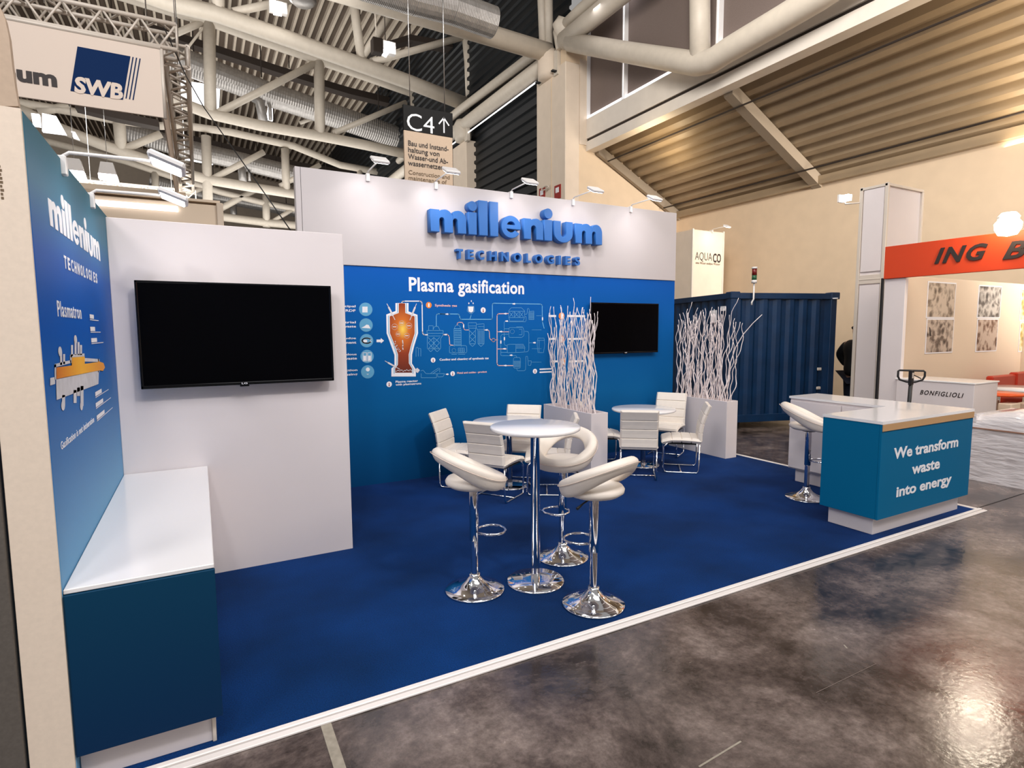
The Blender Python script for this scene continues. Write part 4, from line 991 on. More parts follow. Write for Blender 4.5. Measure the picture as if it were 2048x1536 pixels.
add_text(mb, 'Gasification is not incineration', M, u0, u1, V(121, 901)[1], V(121, 884)[1], .001, .002, bold=.0, space=1.1)
for (x0, y0, x1) in ((179, 637, 196), (180, 662, 200), (182, 685, 206), (190, 793, 217), (191, 815, 222), (193, 840, 226)):
    p = V(x0, y0); q = V(x1, y0 - (1 if y0 < 700 else 6))
    flat(mb, [p, (p[0] + (q[0] - p[0]) * .45, p[1]), (p[0] + (q[0] - p[0]) * .45, p[1] + .022), (p[0], p[1] + .022)], M, .002)
    flat(mb, [(p[0], p[1] - .008), (q[0], p[1] - .008), (q[0], p[1] - .004), (p[0], p[1] - .004)], M, .002)
mb.build('caption_lettering', 'print_white', wl)
# plasmatron drawing: grey body below, orange core above
mb = MB()
flat(mb, [V(99, 771), V(109, 768), V(109, 754), V(99, 756)], M, .002)
flat(mb, [V(112, 800), V(196, 768), V(197, 741), V(111, 759)], M, .002)
for (x, y0, y1) in ((126, 790, 812), (149, 780, 806), (163, 772, 812), (156, 775, 792)): flat(mb, [V(x - 3, y1), V(x + 3, y1), V(x + 3, y0), V(x - 3, y0)], M, .002)
flat(mb, [V(108, 735), V(141, 726), V(141, 720), V(108, 728)], M, .002); flat(mb, [V(139, 726), V(143, 726), V(143, 709), V(139, 710)], M, .002)
flat(mb, [V(140, 715), V(168, 713), V(168, 707), V(140, 709)], M, .002); flat(mb, [V(167, 723), V(197, 724), V(197, 718), V(167, 716)], M, .002)
flat(mb, [V(108, 760), V(111, 759), V(111, 728), V(108, 729)], M, .002); flat(mb, [V(195, 745), V(198, 744), V(198, 718), V(195, 718)], M, .002)
for (x, y0, y1) in ((121, 704, 730), (127, 708, 728), (143, 690, 712), (150, 678, 710), (156, 684, 710), (161, 690, 710)): flat(mb, [V(x - 2, y1), V(x + 2, y1), V(x + 2, y0), V(x - 2, y0)], M, .002)
for c_ in ((119, 703), (150, 679), (125, 811), (162, 812)): disc(mb, V(*c_), .035, M, .0022, 14, ry=.02)
mb.build('plasmatron_body', 'print_grey', wl)
m = bpy.data.materials.new('core_print'); m.use_nodes = True; nt = m.node_tree; b = nt.nodes['Principled BSDF']; b.inputs['Roughness'].default_value = .4
g = nt.nodes.new('ShaderNodeNewGeometry'); s = nt.nodes.new('ShaderNodeSeparateXYZ'); nt.links.new(g.outputs['Position'], s.inputs[0])
mp = nt.nodes.new('ShaderNodeMapRange'); mp.inputs['From Min'].default_value = V(110, 745)[0]; mp.inputs['From Max'].default_value = V(197, 735)[0]; nt.links.new(s.outputs[1], mp.inputs[0])
r = nt.nodes.new('ShaderNodeValToRGB'); nt.links.new(mp.outputs[0], r.inputs[0])
r.color_ramp.elements[0].color = srgb(214, 118, 30); r.color_ramp.elements[1].color = srgb(240, 160, 50); e = r.color_ramp.elements.new(.5); e.color = srgb(255, 190, 60)
nt.links.new(r.outputs[0], b.inputs['Base Color']); MATS['core_print'] = m
mb = MB(); flat(mb, [V(111, 758), V(196, 741), V(196, 724), V(111, 735)], M, .003); flat(mb, [V(142, 736), V(168, 733), V(168, 713), V(142, 715)], M, .0031)
flat(mb, [V(195, 722), V(206, 726), V(209, 735), V(205, 742), V(195, 740)], M, .0025)
mb.build('plasmatron_core', 'core_print', wl)
mb = MB(); add_text(mb, 'FEUERLOESCHER', Matrix(((0, 1, 0, 0), (0, 0, -1, 2.56), (1, 0, 0, 0), (0, 0, 0, 1))), 0, 1, 0, 1, 0, .001) if False else None
# tiny vertical print at the frame edge
p = ony(4, 362, 2.56); mb = MB()
for k in range(9): mb.box(p.x - .006, p.x - .001 + .006 * random.random(), 2.5588, 2.5598, p.z - .06 + k * .013, p.z - .052 + k * .013)
mb.build('small_print', 'ink_brown', wl)
# neighbour's dark panel and grey cap at the frame's left edge
t = thing('neighbour_panel', 'dark grey panel of the neighbouring stand beside the beige wall end', 'panel', (0, 0, 0))
MB().cbox(-.80, -.632, 2.55, 2.60, .0, 1.55, .003).build('board', 'grey_panel', t)
MB().cbox(-1.9, -.815, 2.56, 2.60, .0, 1.55, .003).build('board', 'grey_panel', t)
q = [ony(a, b_, 2.56) for a, b_ in ((-60, 0), (0, 14), (10, 38), (18, 75), (24, 130), (31, 180), (37, 212), (-60, 212))]
o = MB().prism([(p.x, p.z) for p in q], 0, .03, Matrix(((1, 0, 0, 0), (0, 0, 1, 2.561), (0, 1, 0, 0), (0, 0, 0, 1)))).build('padded_cover', 'sign_beige'); tag(o, 'rounded grey cover on top of the wall end in the upper corner', 'cover')

# ------------------------------------------------------------------ screens
def screen(label, x0, x1, z0, z1, yf, yw, shade='screen'):
    t = thing('wall_screen', label, 'screen', ((x0 + x1) / 2, yf, z0)); cx = (x0 + x1) / 2
    a, b_ = x0 - cx, x1 - cx; h = z1 - z0
    MB().cbox(a, b_, .006, .05, 0, h, .006).build('housing', 'black', t)
    MB().box(a + .015, b_ - .015, .004, .0062, .022, h - .015).build('display', shade, t)
    for q in ((a, b_, h - .014, h), (a, b_, 0, .02)): MB().cbox(q[0], q[1], 0, .01, q[2], q[3], .003).build('bezel', 'black_gloss', t)
    for q in ((a, a + .014), (b_ - .014, b_)): MB().cbox(q[0], q[1], 0, .01, 0, h, .003).build('bezel', 'black_gloss', t)
    MB().box(-.2, .2, .05, yw - yf, h * .3, h * .7).build('wall_mount', 'black', t)
    mb = MB(); add_text(mb, 'LG', frame_y(0), -.018, .006 + .012, .004, .017, .001, .002, bold=.01); mb.build('maker_mark', 'print_white', t)
    MB().cbox(-.03, .03, .0, .02, -.012, 0, .003).build('sensor_bar', 'black_gloss', t)
    return t
yf = 4.43
a = ony(268, 560, yf); b_ = ony(662, 572, yf); c = ony(668, 762, yf); d = ony(282, 778, yf)
screen('large black screen mounted on the white wall', (a.x + d.x) / 2, (b_.x + c.x) / 2, (c.z + d.z) / 2, (a.z + b_.z) / 2, yf, YT)
yf = 6.27
a = ony(1182, 604, yf); b_ = ony(1318, 608, yf); c = ony(1316, 706, yf); d = ony(1184, 704, yf)
screen('smaller black screen on the blue wall behind the branches', (a.x + d.x) / 2, (b_.x + c.x) / 2, (c.z + d.z) / 2 - .01, (a.z + b_.z) / 2, yf, YB)

# ------------------------------------------------------------------ left counter
t = thing('storage_counter', 'long white-topped counter with dark teal front under the left wall', 'counter', (0, 0, 0))
MB().cbox(-.488, .006, 2.575, 4.53, .787, .806, .003).build('counter_top', 'white_gloss', t)
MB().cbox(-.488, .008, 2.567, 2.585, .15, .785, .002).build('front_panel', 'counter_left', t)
MB().cbox(-.488, -.004, 2.585, 4.53, .15, .785, .002).build('body', 'white_panel', t)
MB().cbox(-.488, -.035, 2.63, 4.53, .012, .15, .002).build('plinth', 'white_panel', t)
MB().cbox(-.035, -.02, 2.62, 4.53, .012, .15, .002).build('plinth_edge', 'alu', t)

# ------------------------------------------------------------------ reception counter
t = thing('reception_counter', 'white and teal L-shaped reception counter with slogan', 'counter', (0, 0, 0))
mb = MB(); L = [(4.838, 2.6), (6.345, 2.6), (6.345, 4.16), (5.835, 4.16), (5.835, 3.115), (4.838, 3.115)]
mb.prism(L, .965, .989); mb.build('counter_top', 'white_gloss', t)
MB().cbox(4.84, 6.34, 2.605, 2.625, .165, .963, .002).build('front_panel', 'teal_front', t)
MB().cbox(4.842, 4.862, 2.626, 3.11, .165, .963, .002).build('side_panel', 'teal_front', t)
MB().cbox(4.863, 6.34, 2.627, 3.10, .165, .963, .002).build('body', 'white_panel', t)
MB().cbox(5.85, 6.34, 3.10, 4.15, .165, .963, .002).build('body', 'white_panel', t)
MB().cbox(4.90, 6.31, 2.67, 3.06, .012, .165, .002).build('plinth', 'white_panel', t)
MB().cbox(5.91, 6.31, 3.06, 4.10, .012, .165, .002).build('plinth', 'white_panel', t)
for k, (y0, y1) in enumerate(((3.56, 4.14), (3.12, 3.55))):
    d_ = MB().cbox(5.832, 5.85, y0, y1, .18, .94, .002).build('door', 'white_panel', t)
    MB().tube([(5.824, y1 - .05 if k else y0 + .05, .86), (5.834, y1 - .05 if k else y0 + .05, .86)], .012, 12).build('lock', 'chrome', d_)
MB().cbox(4.842, 6.338, 2.597, 2.604, .908, .963, .001).build('top_strip', 'wood', t)['label'] = 'brown-gold strip below the counter top'
M = frame_y(2.605); mb = MB()
def F(px, py): p = ony(px, py, 2.6); return (p.x, p.z)
for s, (l, bt), (rr_, tp) in (('We transform', (1788, 914), (1918, 872)), ('waste', (1824, 948), (1881, 918)), ('into energy', (1793, 997), (1904, 955))):
    a = F(l, bt); c = F(rr_, tp); 
    h_ = {'We transform': .098, 'waste': .085, 'into energy': .115}[s]
    zc = {'We transform': F(1850, 896)[1], 'waste': F(1852, 934)[1], 'into energy': F(1850, 974)[1]}[s]
    letters(s, M, a[0], c[0], zc - h_ / 2, zc + h_ / 2, .001, .003, 'print_white', t, bold=.026)

# ------------------------------------------------------------------ bar stools
def ring_mesh():
    mb = MB(); NU, NV = 56, 18; vs = []
    for i in range(NU):
        u = 2 * PI * i / NU; k = (1 - math.cos(u)) / 2          # 0 at the front, 1 at the back
        c = Vector((.20 * math.cos(u) - .03, .20 * math.sin(u), .742 + .185 * k ** 1.35))
        rad = Vector((math.cos(u), math.sin(u), 0))
        hh = .042 + .004 * k + .024 * math.sin(PI * k); tt = .044 - .010 * k
        lean = rad * (.25 + .25 * k) + Vector((0, 0, 1)); lean.normalize()
        side = (rad - lean * rad.dot(lean)).normalized()
        for j in range(NV):
            a = 2 * PI * j / NV; ca, sa = math.cos(a), math.sin(a)
            p = .72; q = lambda v: math.copysign(abs(v) ** p, v)
            vs.append(c + side * q(ca) * tt + lean * q(sa) * hh)
    fs = [(i * NV + j, i * NV + (j + 1) % NV, ((i + 1) % NU) * NV + (j + 1) % NV, ((i + 1) % NU) * NV + j) for i in range(NU) for j in range(NV)]
    return mb.add(vs, fs, True)
def make_stool(label, loc, rz):
    t = thing('bar_stool', label, 'bar stool', loc, rz, 'white bar stools')
    MB().lathe([(0, .703), (.10, .703), (.155, .712), (.184, .732), (.187, .750), (.174, .768), (.10, .778), (0, .779)], 40, (0, 0)).build('seat', 'leather', t)
    ring_mesh().build('ring_backrest', 'leather', t)
    # stitched seam along the outer side of the ring
    MB().tube([(.20 * math.cos(u) * 1.255 - .03, .20 * math.sin(u) * 1.255, .752 + .195 * ((1 - math.cos(u)) / 2) ** 1.35) for u in [2 * PI * i / 48 for i in range(48)]], .0022, 5, closed=True).build('seam', 'leather_back', t)
    MB().lathe([(0, .69), (.06, .69), (.06, .707), (0, .707)], 20).build('seat_plate', 'black', t)
    MB().lathe([(.025, .10), (.025, .36)], 24).build('gas_lift', 'chrome', t)
    MB().lathe([(.024, .345), (.031, .35), (.031, .70)], 28).build('column', 'chrome', t)
    MB().lathe([(0, .012), (.196, .012), (.200, .018), (.196, .024), (.15, .034), (.10, .052), (.062, .078), (.045, .10), (.036, .112), (.036, .125), (.0, .125)], 48).build('base', 'chrome', t)
    pts = [(.02, -.03), (.06, -.075), (.12, -.10), (.17, -.09), (.205, -.05), (.215, 0), (.205, .05), (.17, .09), (.12, .10), (.06, .075), (.02, .03)]
    MB().tube([(x, y, .40) for x, y in pts], .0085, 8).build('footrest', 'chrome', t)
    t.scale = (1, 1, 1.025)
    MB().tube([(.0, .03, .69), (.0, .11, .675), (.0, .17, .655)], [.005, .005, .009], 8).build('lever', 'black', t)
    return t
D = math.radians
s0 = make_stool('white ring-backed bar stool left of the high table', (1.543, 3.378, 0), D(-6))
for lab, loc, rz in (('white ring-backed bar stool nearest the carpet edge, right of the high table', (2.116, 2.825, 0), 106), ('white ring-backed bar stool behind the high table, seen through its ring', (2.366, 3.556, 0), 213), ('white bar stool at the teal and white reception counter', (5.401, 3.614, 0), -52)):
    c = copy_tree(s0); c.location = loc; c.rotation_euler.z = D(rz); c['label'] = lab

# ------------------------------------------------------------------ tables
def make_table(name, label, loc, h, r, rb, rp):
    t = thing(name, label, 'table', loc)
    MB().lathe([(0, h - .028), (r - .012, h - .028), (r, h - .020), (r, h - .005), (r - .006, h), (0, h)], 64).build('table_top', 'white_gloss', t)
    MB().lathe([(rp, .03), (rp, h - .04), (rp + .02, h - .035), (rp + .06, h - .028)], 28).build('column', 'chrome', t)
    MB().lathe([(0, .012), (rb, .012), (rb + .002, .018), (rb - .006, .026), (rp + .02, .032), (0, .033)], 56).build('base', 'chrome', t)
    return t
make_table('high_table', 'high round white bar table on a chrome column', (1.965, 3.291, 0), 1.105, .305, .200, .032)
make_table('low_table', 'low round white table behind the high table', (2.98, 5.55, 0), .745, .41, .21, .032)
make_table('low_table', 'low round white table beside the right planter', (4.93, 5.56, 0), .745, .40, .21, .032)

# ------------------------------------------------------------------ padded chairs
def make_chair(label, loc, rz):
    """faces local +X; origin under the foot of the backrest"""
    t = thing('padded_chair', label, 'chair', loc, rz, 'white padded chairs at the low tables')
    def slab(path, th, half, seams, name):
        mb = MB(); n = len(path); vs = []; NS = 4
        ws = [-half, -half + .018, half - .018, half]; 
        ring = [(-half, 0), (-half + .02, 1), (half - .02, 1), (half, 0), (half - .02, -1), (-half + .02, -1)]
        for i, (x, z) in enumerate(path):
            a = path[max(0, i - 1)]; b_ = path[min(n - 1, i + 1)]; d = Vector((b_[0] - a[0], 0, b_[1] - a[1])).normalized(); nn = Vector((-d.z, 0, d.x))
            k = .55 if i in seams else (.5 if i in (0, n - 1) else 1)
            for (y, s_) in ring: vs.append(Vector((x, y, z)) + nn * (th / 2) * s_ * k)
        m_ = len(ring); fs = [(i * m_ + j, i * m_ + (j + 1) % m_, (i + 1) * m_ + (j + 1) % m_, (i + 1) * m_ + j) for i in range(n - 1) for j in range(m_)]
        fs += [list(range(m_))[::-1], [(n - 1) * m_ + j for j in range(m_)]]
        mb.add(vs, fs, False)
        o = mb.build(name, 'leather', t)
        bv = o.modifiers.new('b', 'BEVEL'); bv.width = .006; bv.segments = 2; bv.limit_method = 'ANGLE'
        return o
    bp = []; seams = []
    for k in range(4):
        for q in (.0, .06, .5, .94):
            z = .40 + (k + q) * .11; 
            if q == 0 and k: seams.append(len(bp))
            bp.append((-.02 - .10 * ((z - .40) / .44) ** 1.3 + .02 * math.sin(PI * (z - .4) / .44), z))
    bp.append((-.12, .842))
    slab(bp, .05, .215, seams, 'backrest')
    sp = []; sseam = []
    for k in range(4):
        for q in (.0, .06, .5, .94):
            x = -.03 + (k + q) * .1125
            if q == 0 and k: sseam.append(len(sp))
            sp.append((x, .405 + .012 * math.sin(PI * (x + .03) / .45) + (.0 if x < .33 else -(x - .33) * .22)))
    sp.append((.425, .375))
    slab(sp, .06, .22, sseam, 'seat')
    for s in (-1, 1):
        y = s * .2
        MB().tube([(.36, y, .375), (.40, y, .33), (.405, y * 1.02, .06), (.39, y * 1.02, .024), (.34, y * 1.02, .021), (.06, y * 1.02, .021), (.01, y * 1.02, .024), (-.01, y * 1.02, .06), (-.01, y, .37)], .0095, 8).build('leg', 'chrome', t)
    MB().tube([(.20, -.2, .022), (.20, .2, .022)], .0085, 8).build('stretcher', 'chrome', t)
    MB().box(.02, .38, -.19, .19, .362, .374).build('seat_frame', 'black', t)
    return t
c0 = make_chair('white padded chair at the left of the first low table, seen from its front', (2.42, 6.0, 0), D(-46))
for lab, loc, rz in (
    ('white padded chair with its back to the viewer at the first low table', (2.50, 5.13, 0), 34),
    ('white padded chair behind the first low table, only its upper back visible', (3.36, 5.93, 0), 228),
    ('white padded chair mostly hidden between the first low table and the planter', (3.40, 5.06, 0), 148),
    ('white padded chair with its back to the viewer at the right low table', (4.37, 5.00, 0), 52),
    ('white padded chair in profile at the right low table, facing left', (5.32, 5.02, 0), 138),
    ('white padded chair behind the right low table in front of the planter', (5.80, 6.0, 0), 212),
    ('white padded chair beside the left planter, its back hidden behind the branches', (4.36, 5.98, 0), -30)):
    c = copy_tree(c0); c.location = loc; c.rotation_euler.z = D(rz); c['label'] = lab

# ------------------------------------------------------------------ planters with white branches
def planter(label, x0, x1, y0, y1, h):
    t = thing('planter_box', label, 'planter', ((x0 + x1) / 2, (y0 + y1) / 2, 0)); a = (x1 - x0) / 2; b_ = (y1 - y0) / 2
    for q in ((-a, a, -b_, -b_ + .018), (-a, a, b_ - .018, b_), (-a, -a + .018, -b_ + .018, b_ - .018), (a - .018, a, -b_ + .018, b_ - .018)):
        MB().cbox(*q, .012, h, .002).build('side_board', 'white_gloss' if False else 'white_panel', t)
    MB().box(-a + .018, a - .018, -b_ + .018, b_ - .018, h - .09, h - .07).build('inner_board', 'white_panel', t)
planter('low white planter box holding white branches, between the two low tables', 3.91, 4.15, 5.29, 6.33, .785)
planter('white planter box holding white branches at the right end of the carpet', 6.115, 6.325, 5.27, 6.33, .785)
def branch_mesh(seed):
    rs = random.Random(seed); L = rs.uniform(1.20, 1.42); n = 26; a1, a2, p1, p2, q1, q2 = rs.uniform(.010, .026), rs.uniform(.010, .026), rs.uniform(0, 6), rs.uniform(0, 6), rs.uniform(9, 15), rs.uniform(9, 15)
    lx, ly = rs.uniform(-.05, .05), rs.uniform(-.14, .14)
    pts = []; R = []
    for i in range(n):
        k = i / (n - 1); pts.append((lx * k ** 1.5 + a1 * math.sin(p1 + q1 * k) - a1 * math.sin(p1), ly * k ** 1.6 + a2 * math.sin(p2 + q2 * k) - a2 * math.sin(p2) + .012 * math.sin(p1 * 3 + 31 * k), L * k)); R.append(.0068 * (1 - .5 * k))
    return MB().tube(pts, R, 6)
protos = []
for k in range(14):
    o = branch_mesh(50 + k).build('white_branch', 'branch_white'); protos.append(o)
used = set()
for (xc, y0, y1, N, lab, grp) in ((4.03, 5.36, 6.28, 54, 'wavy white branch standing in the planter between the low tables', 'white branches in the left planter'), (6.22, 5.34, 6.26, 60, 'wavy white branch standing in the planter at the right end of the carpet', 'white branches in the right planter')):
    rs = random.Random(int(xc * 10))
    for k in range(N):
        i = rs.randrange(14); p = protos[i]
        if i in used or k > 1000: c = p.copy(); COL.objects.link(c)
        else: c = p; used.add(i)
        yy = y0 + (y1 - y0) * (k + rs.random()) / N
        c.location = (xc + rs.uniform(-.055, .055), yy, .712); c.rotation_euler = (rs.uniform(-.07, .07), rs.uniform(-.035, .035), rs.choice((0, PI)) + rs.uniform(-.3, .3)); c.scale.z = rs.uniform(.86, 1.03)
        tag(c, lab, 'branch', grp)
for i, p in enumerate(protos):
    if i not in used: bpy.data.objects.remove(p)
# one long arching branch leaning out of the right planter
pts = [(6.22, 5.42, .72), (6.24, 5.36, 1.0), (6.23, 5.33, 1.3), (6.27, 5.29, 1.5), (6.31, 5.20, 1.68), (6.36, 5.10, 1.82), (6.43, 5.02, 1.93)]
o = MB().tube(pts, [.0075, .007, .0065, .006, .0055, .005, .004], 6).build('white_branch', 'branch_white'); tag(o, 'single white branch arching out to the right of the right planter', 'branch', 'white branches in the right planter')

# ------------------------------------------------------------------ shipping container
vp1 = RM @ Vector((6600 - 1024, 664 - .0062 * 6202 - 768, FPX)); yaw = math.atan2(vp1.y, vp1.x)
c0_ = onz(1455, 846, .12)
t = thing('shipping_container', 'dark blue corrugated shipping container behind the stand', 'container', (c0_.x, c0_.y, 0), yaw)
# length of the visible side so that its far end sits at the right pixel
e_ = Vector((math.cos(yaw), math.sin(yaw)))
r1 = ray(1670, 700); den = r1.x * e_.y - r1.y * e_.x; LN = (c0_.x * r1.y - c0_.y * r1.x) / (r1.x * e_.y - r1.y * e_.x)
LN = abs(LN); H0, H1, DP = .12, 2.36, 5.0
def corr(mb, u0, u1, z0, z1, M, pitch=.26, d=.038):
    x = u0; P = []
    while x < u1 - pitch * .5:
        for dx, dd in ((0, 0), (pitch * .28, 0), (pitch * .5, d), (pitch * .78, d)): P.append((x + dx, dd))
        x += pitch
    P.append((u1, 0)); n = len(P)
    mb.add([M @ Vector((u, dd, z)) for z in (z0, z1) for u, dd in P], [(i, i + 1, n + i + 1, n + i) for i in range(n - 1)])
mb = MB(); corr(mb, .12, LN - .12, H0 + .12, H1 - .10, Matrix.Translation((0, .02, 0))); mb.build('corrugated_side', 'container_blue', t)
mb = MB(); corr(mb, .12, DP - .12, H0 + .12, H1 - .10, Matrix(((0, 1, 0, .02), (1, 0, 0, 0), (0, 0, 1, 0), (0, 0, 0, 1)))); mb.build('corrugated_side', 'container_blue', t)
mb = MB(); corr(mb, .12, DP - .12, H0 + .12, H1 - .10, Matrix(((0, -1, 0, LN - .02), (1, 0, 0, 0), (0, 0, 1, 0), (0, 0, 0, 1)))); mb.build('corrugated_side', 'container_blue', t)
MB().box(.05, LN - .05, .05, DP, H1 - .06, H1 - .03).build('roof_panel', 'container_blue', t)
for (x, y) in ((0, 0), (LN - .12, 0), (0, DP - .12), (LN - .12, DP - .12)):
    MB().cbox(x, x + .12, y, y + .12, H0, H1, .008).build('corner_post', 'container_blue', t)
    for z in (H0 - .02, H1 - .10): MB().cbox(x - .01, x + .17, y - .012, y + .16, z, z + .12, .012).build('corner_casting', 'container_blue', t)
for z0, z1 in ((H0, H0 + .13), (H1 - .10, H1)):
    MB().cbox(.12, LN - .12, -.004, .07, z0, z1, .004).build('rail', 'container_blue', t)
    MB().cbox(-.004, .07, .12, DP - .12, z0, z1, .004).build('rail', 'container_blue', t)
for z in (1.0, .66): MB().cbox(LN - .36, LN - .28, -.03, .0, z, z + .05, .008).build('lock_plate', 'alu', t)
MB().lathe([(0, 0), (.045, 0), (.045, .02), (0, .02)], 14).build('round_plate', 'print_white', t, loc=(LN - .07, -.03, H1 - .1)); t.children[-1].rotation_euler.x = 0
MB().box(-.012, -.004, .42, .62, H1 - .50, H1 - .28).build('label_sheet', 'print_white', t)
MB().box(-.012, -.004, .14, .30, H1 - .30, H1 - .22).build('label_sheet', 'print_white', t)
for x, y in ((.1, .1), (LN - .3, .1), (.1, DP - .3), (LN - .3, DP - .3)): MB().cbox(x, x + .2, y, y + .2, 0, H0, .006).build('support_block', 'black', t)
# signal light on its pole
t = thing('signal_light', 'slim white pole with red and green signal light on the container', 'signal light', (0, 0, 0))
p = c0_ + Vector((e_.x * .36, e_.y * .36, 0)) + Vector((e_.y, -e_.x, 0)) * .05
MB().tube([(p.x, p.y, 2.15), (p.x, p.y, 2.2), (p.x + .03, p.y - .01, 2.25), (p.x + .03, p.y - .01, 2.52)], .014, 8).build('pole', 'lamp_body', t)
MB().tube([(p.x + .03, p.y - .01, 2.52), (p.x + .03, p.y - .01, 2.57)], .045, 12).build('collar', 'lamp_body', t)
MB().tube([(p.x + .03, p.y - .01, 2.57), (p.x + .03, p.y - .01, 2.65)], .04, 12).build('lens', 'green_glass', t)['label'] = 'green lens'
MB().tube([(p.x + .03, p.y - .01, 2.65), (p.x + .03, p.y - .01, 2.76)], .04, 12).build('lens', 'red_glass', t)['label'] = 'red lens'
MB().tube([(p.x + .03, p.y - .01, 2.76), (p.x + .03, p.y - .01, 2.79)], .046, 12).build('cap', 'lamp_body', t)

# ------------------------------------------------------------------ lit tower stand behind the container
t = thing('sign_tower', 'tall boxy white tower with dark lettering behind the container', 'tower', (11.83, 11.5, 0))
MB().cbox(0, 1.2, 0, 1.0, 0, 4.43, .02).build('tower_body', 'wall_white', t)
for x, y in ((0, 0), (1.17, 0)): MB().cbox(x - .01, x + .04, -.015, .03, 0, 4.45, .004).build('corner_profile', 'alu', t)
M = frame_y(-.003)
mb = MB()
def G(px, py): p = ony(px, py, 11.5); return (p.x - 11.83, p.z)
a = G(1390, 522); c = G(1424, 505); add_text(mb, 'AQUA', M, a[0], c[0], a[1] - .005, a[1] + .245, .001, .004, bold=-.012); mb.build('lettering', 'ink_dark', t)
mb = MB(); a2 = G(1425.5, 522); c = G(1442, 505); add_text(mb, 'CO', M, a2[0], c[0], a[1] - .005, a[1] + .245, .001, .004, bold=.025); mb.build('lettering', 'ink_dark', t)
mb = MB(); a = G(1391, 529); c = G(1440, 526); add_text(mb, 'eine Water-analyse Wasser', M, a[0], c[0], a[1], a[1] + .08, .001, .004, bold=.0); mb.build('small_lettering', 'ink_brown', t)
t2 = arm_lamp('arm_lamp', 'small arm lamp on top of the lettered tower', (12.55, 11.49, 4.45), 0, .5, .5, None)
area('tower_lamp_light', (12.4, 10.95, 4.45), (12.35, 11.5, 3.7), .2, .1, 3, (1, .76, .5), PI * .8)

# ------------------------------------------------------------------ white panelled column right
k_ = 9.3; yk = 5.11
ycf = onx(1711, 600, k_).y
t = thing('panel_tower', 'tall white panelled tower with grey edges left of the orange fascia', 'tower', (k_, yk, 0))
wy = ycf - yk; wx = ony(1834, 600, yk).x - k_
MB().cbox(.02, wx, .02, wy, 0, 3.93, .004).build('tower_core', 'white_panel', t)
for z0, z1 in ((0, 2.42), (2.60, 3.90)):
    MB().cbox(.0, .02, .05, wy - .05, z0 + .03, z1, .003).build('panel', 'white_panel', t)
MB().cbox(-.004, .02, .04, wy - .04, 2.44, 2.58, .003).build('cross_rail', 'alu', t)
MB().cbox(-.01, .02, .04, wy - .04, 2.50, 2.52, .003).build('cross_rail', 'alu', t)
for y in (-.01, wy - .04): MB().cbox(-.012, .03, y, y + .05, 0, 3.95, .004).build('corner_profile', 'alu', t)
MB().cbox(wx - .04, wx + .01, -.012, .03, 0, 3.9, .004).build('corner_profile', 'alu', t)
MB().cbox(0, wx, -.012, .02, 3.90, 3.94, .004).build('top_rail', 'alu', t)
MB().cbox(-.012, .02, 0, wy, 3.90, 3.94, .004).build('top_rail', 'alu', t)
p = onx(1689, 396, k_ - .03); t = thing('flood_lamp', 'small warm flood lamp beside the top of the white panelled tower', 'lamp', p)
MB().box(-.05, .05, -.09, .05, -.05, .04).build('lens', 'lamp_glow', t); MB().box(-.06, .06, .05, .08, -.06, .06).build('housing', 'lamp_body', t)
MB().tube([(.0, .0, -.04), (.0, -.02, -.10), (.02, ycf - p.y + .0, -.12)], .012, 6).build('bracket', 'alu', t)

# ------------------------------------------------------------------ neighbouring orange stand
x1 = 8.558; y1 = 4.70
t = thing('orange_stand', 'neighbouring stand with orange fascia and lit cream interior', 'booth', (0, 0, 0))
MB().cbox(x1, x1 + .06, 1.0, y1, 2.437, 2.885, .004).build('fascia', 'fascia_orange', t)
MB().cbox(x1 + .03, x1 + .10, 4.42, y1, 0, 2.436, .004).build('side_post', 'white_panel', t)
MB().cbox(x1 - .005, x1 + .03, y1, y1 + .03, 0, 2.45, .003).build('corner_profile', 'black', t)
MB().cbox(x1 + .10, 13.0, y1 - .05, y1, 0, 2.5, .004).build('back_wall', 'cream', t)
MB().cbox(12.9, 12.96, .5, y1 - .05, 0, 2.5, .004).build('inner_wall', 'cream', t)
M = frame_xn(x1)
def FX(px, py): p = onx(px, py, x1); return (-p.y, p.z)
a = FX(1869, 530); c = FX(1976, 495); letters('ING', M, a[0], c[0], a[1] + .01, a[1] + .215, .001, .012, 'ink_dark', t, bold=.03, shear=.32, space=1.15)
a = FX(2005, 521); letters('B', M, a[0], a[0] + .23, a[1] + .01, a[1] + .215, .001, .012, 'ink_dark', t, bold=.03, shear=.32)
area('stand_interior_light', (10.2, 3.0, 2.45), (10.4, 3.6, .8), 1.8, 1.6, 3, (1, .93, .85))
area('stand_flood_light', (8.15, 3.1, 3.15), (6.6, 1.2, 0), .3, .3, 18, (1, .86, .68))
area('stand_lamp_light', (8.35, 3.28, 3.2), (8.7, 3.4, 2.3), .2, .2, 14, (1, .82, .6))
t = thing('flood_lamp', 'glaring round flood lamp above the orange fascia', 'lamp', onx(2016, 452, 8.3))
c_ = t.location
MB().lathe([(0, -.12), (.09, -.10), (.125, -.03), (.13, .03), (.09, .08), (0, .10)], 24).build('lens', 'lamp_warm', t)
MB().lathe([(.10, .08), (.11, .10), (.07, .15), (0, .16)], 24).build('housing', 'lamp_body', t)
MB().tube([(0, 0, .11), (.12, 0, .16), (.28, 0, .05), (.30, 0, -.36)], .01, 6).build('arm', 'alu', t)
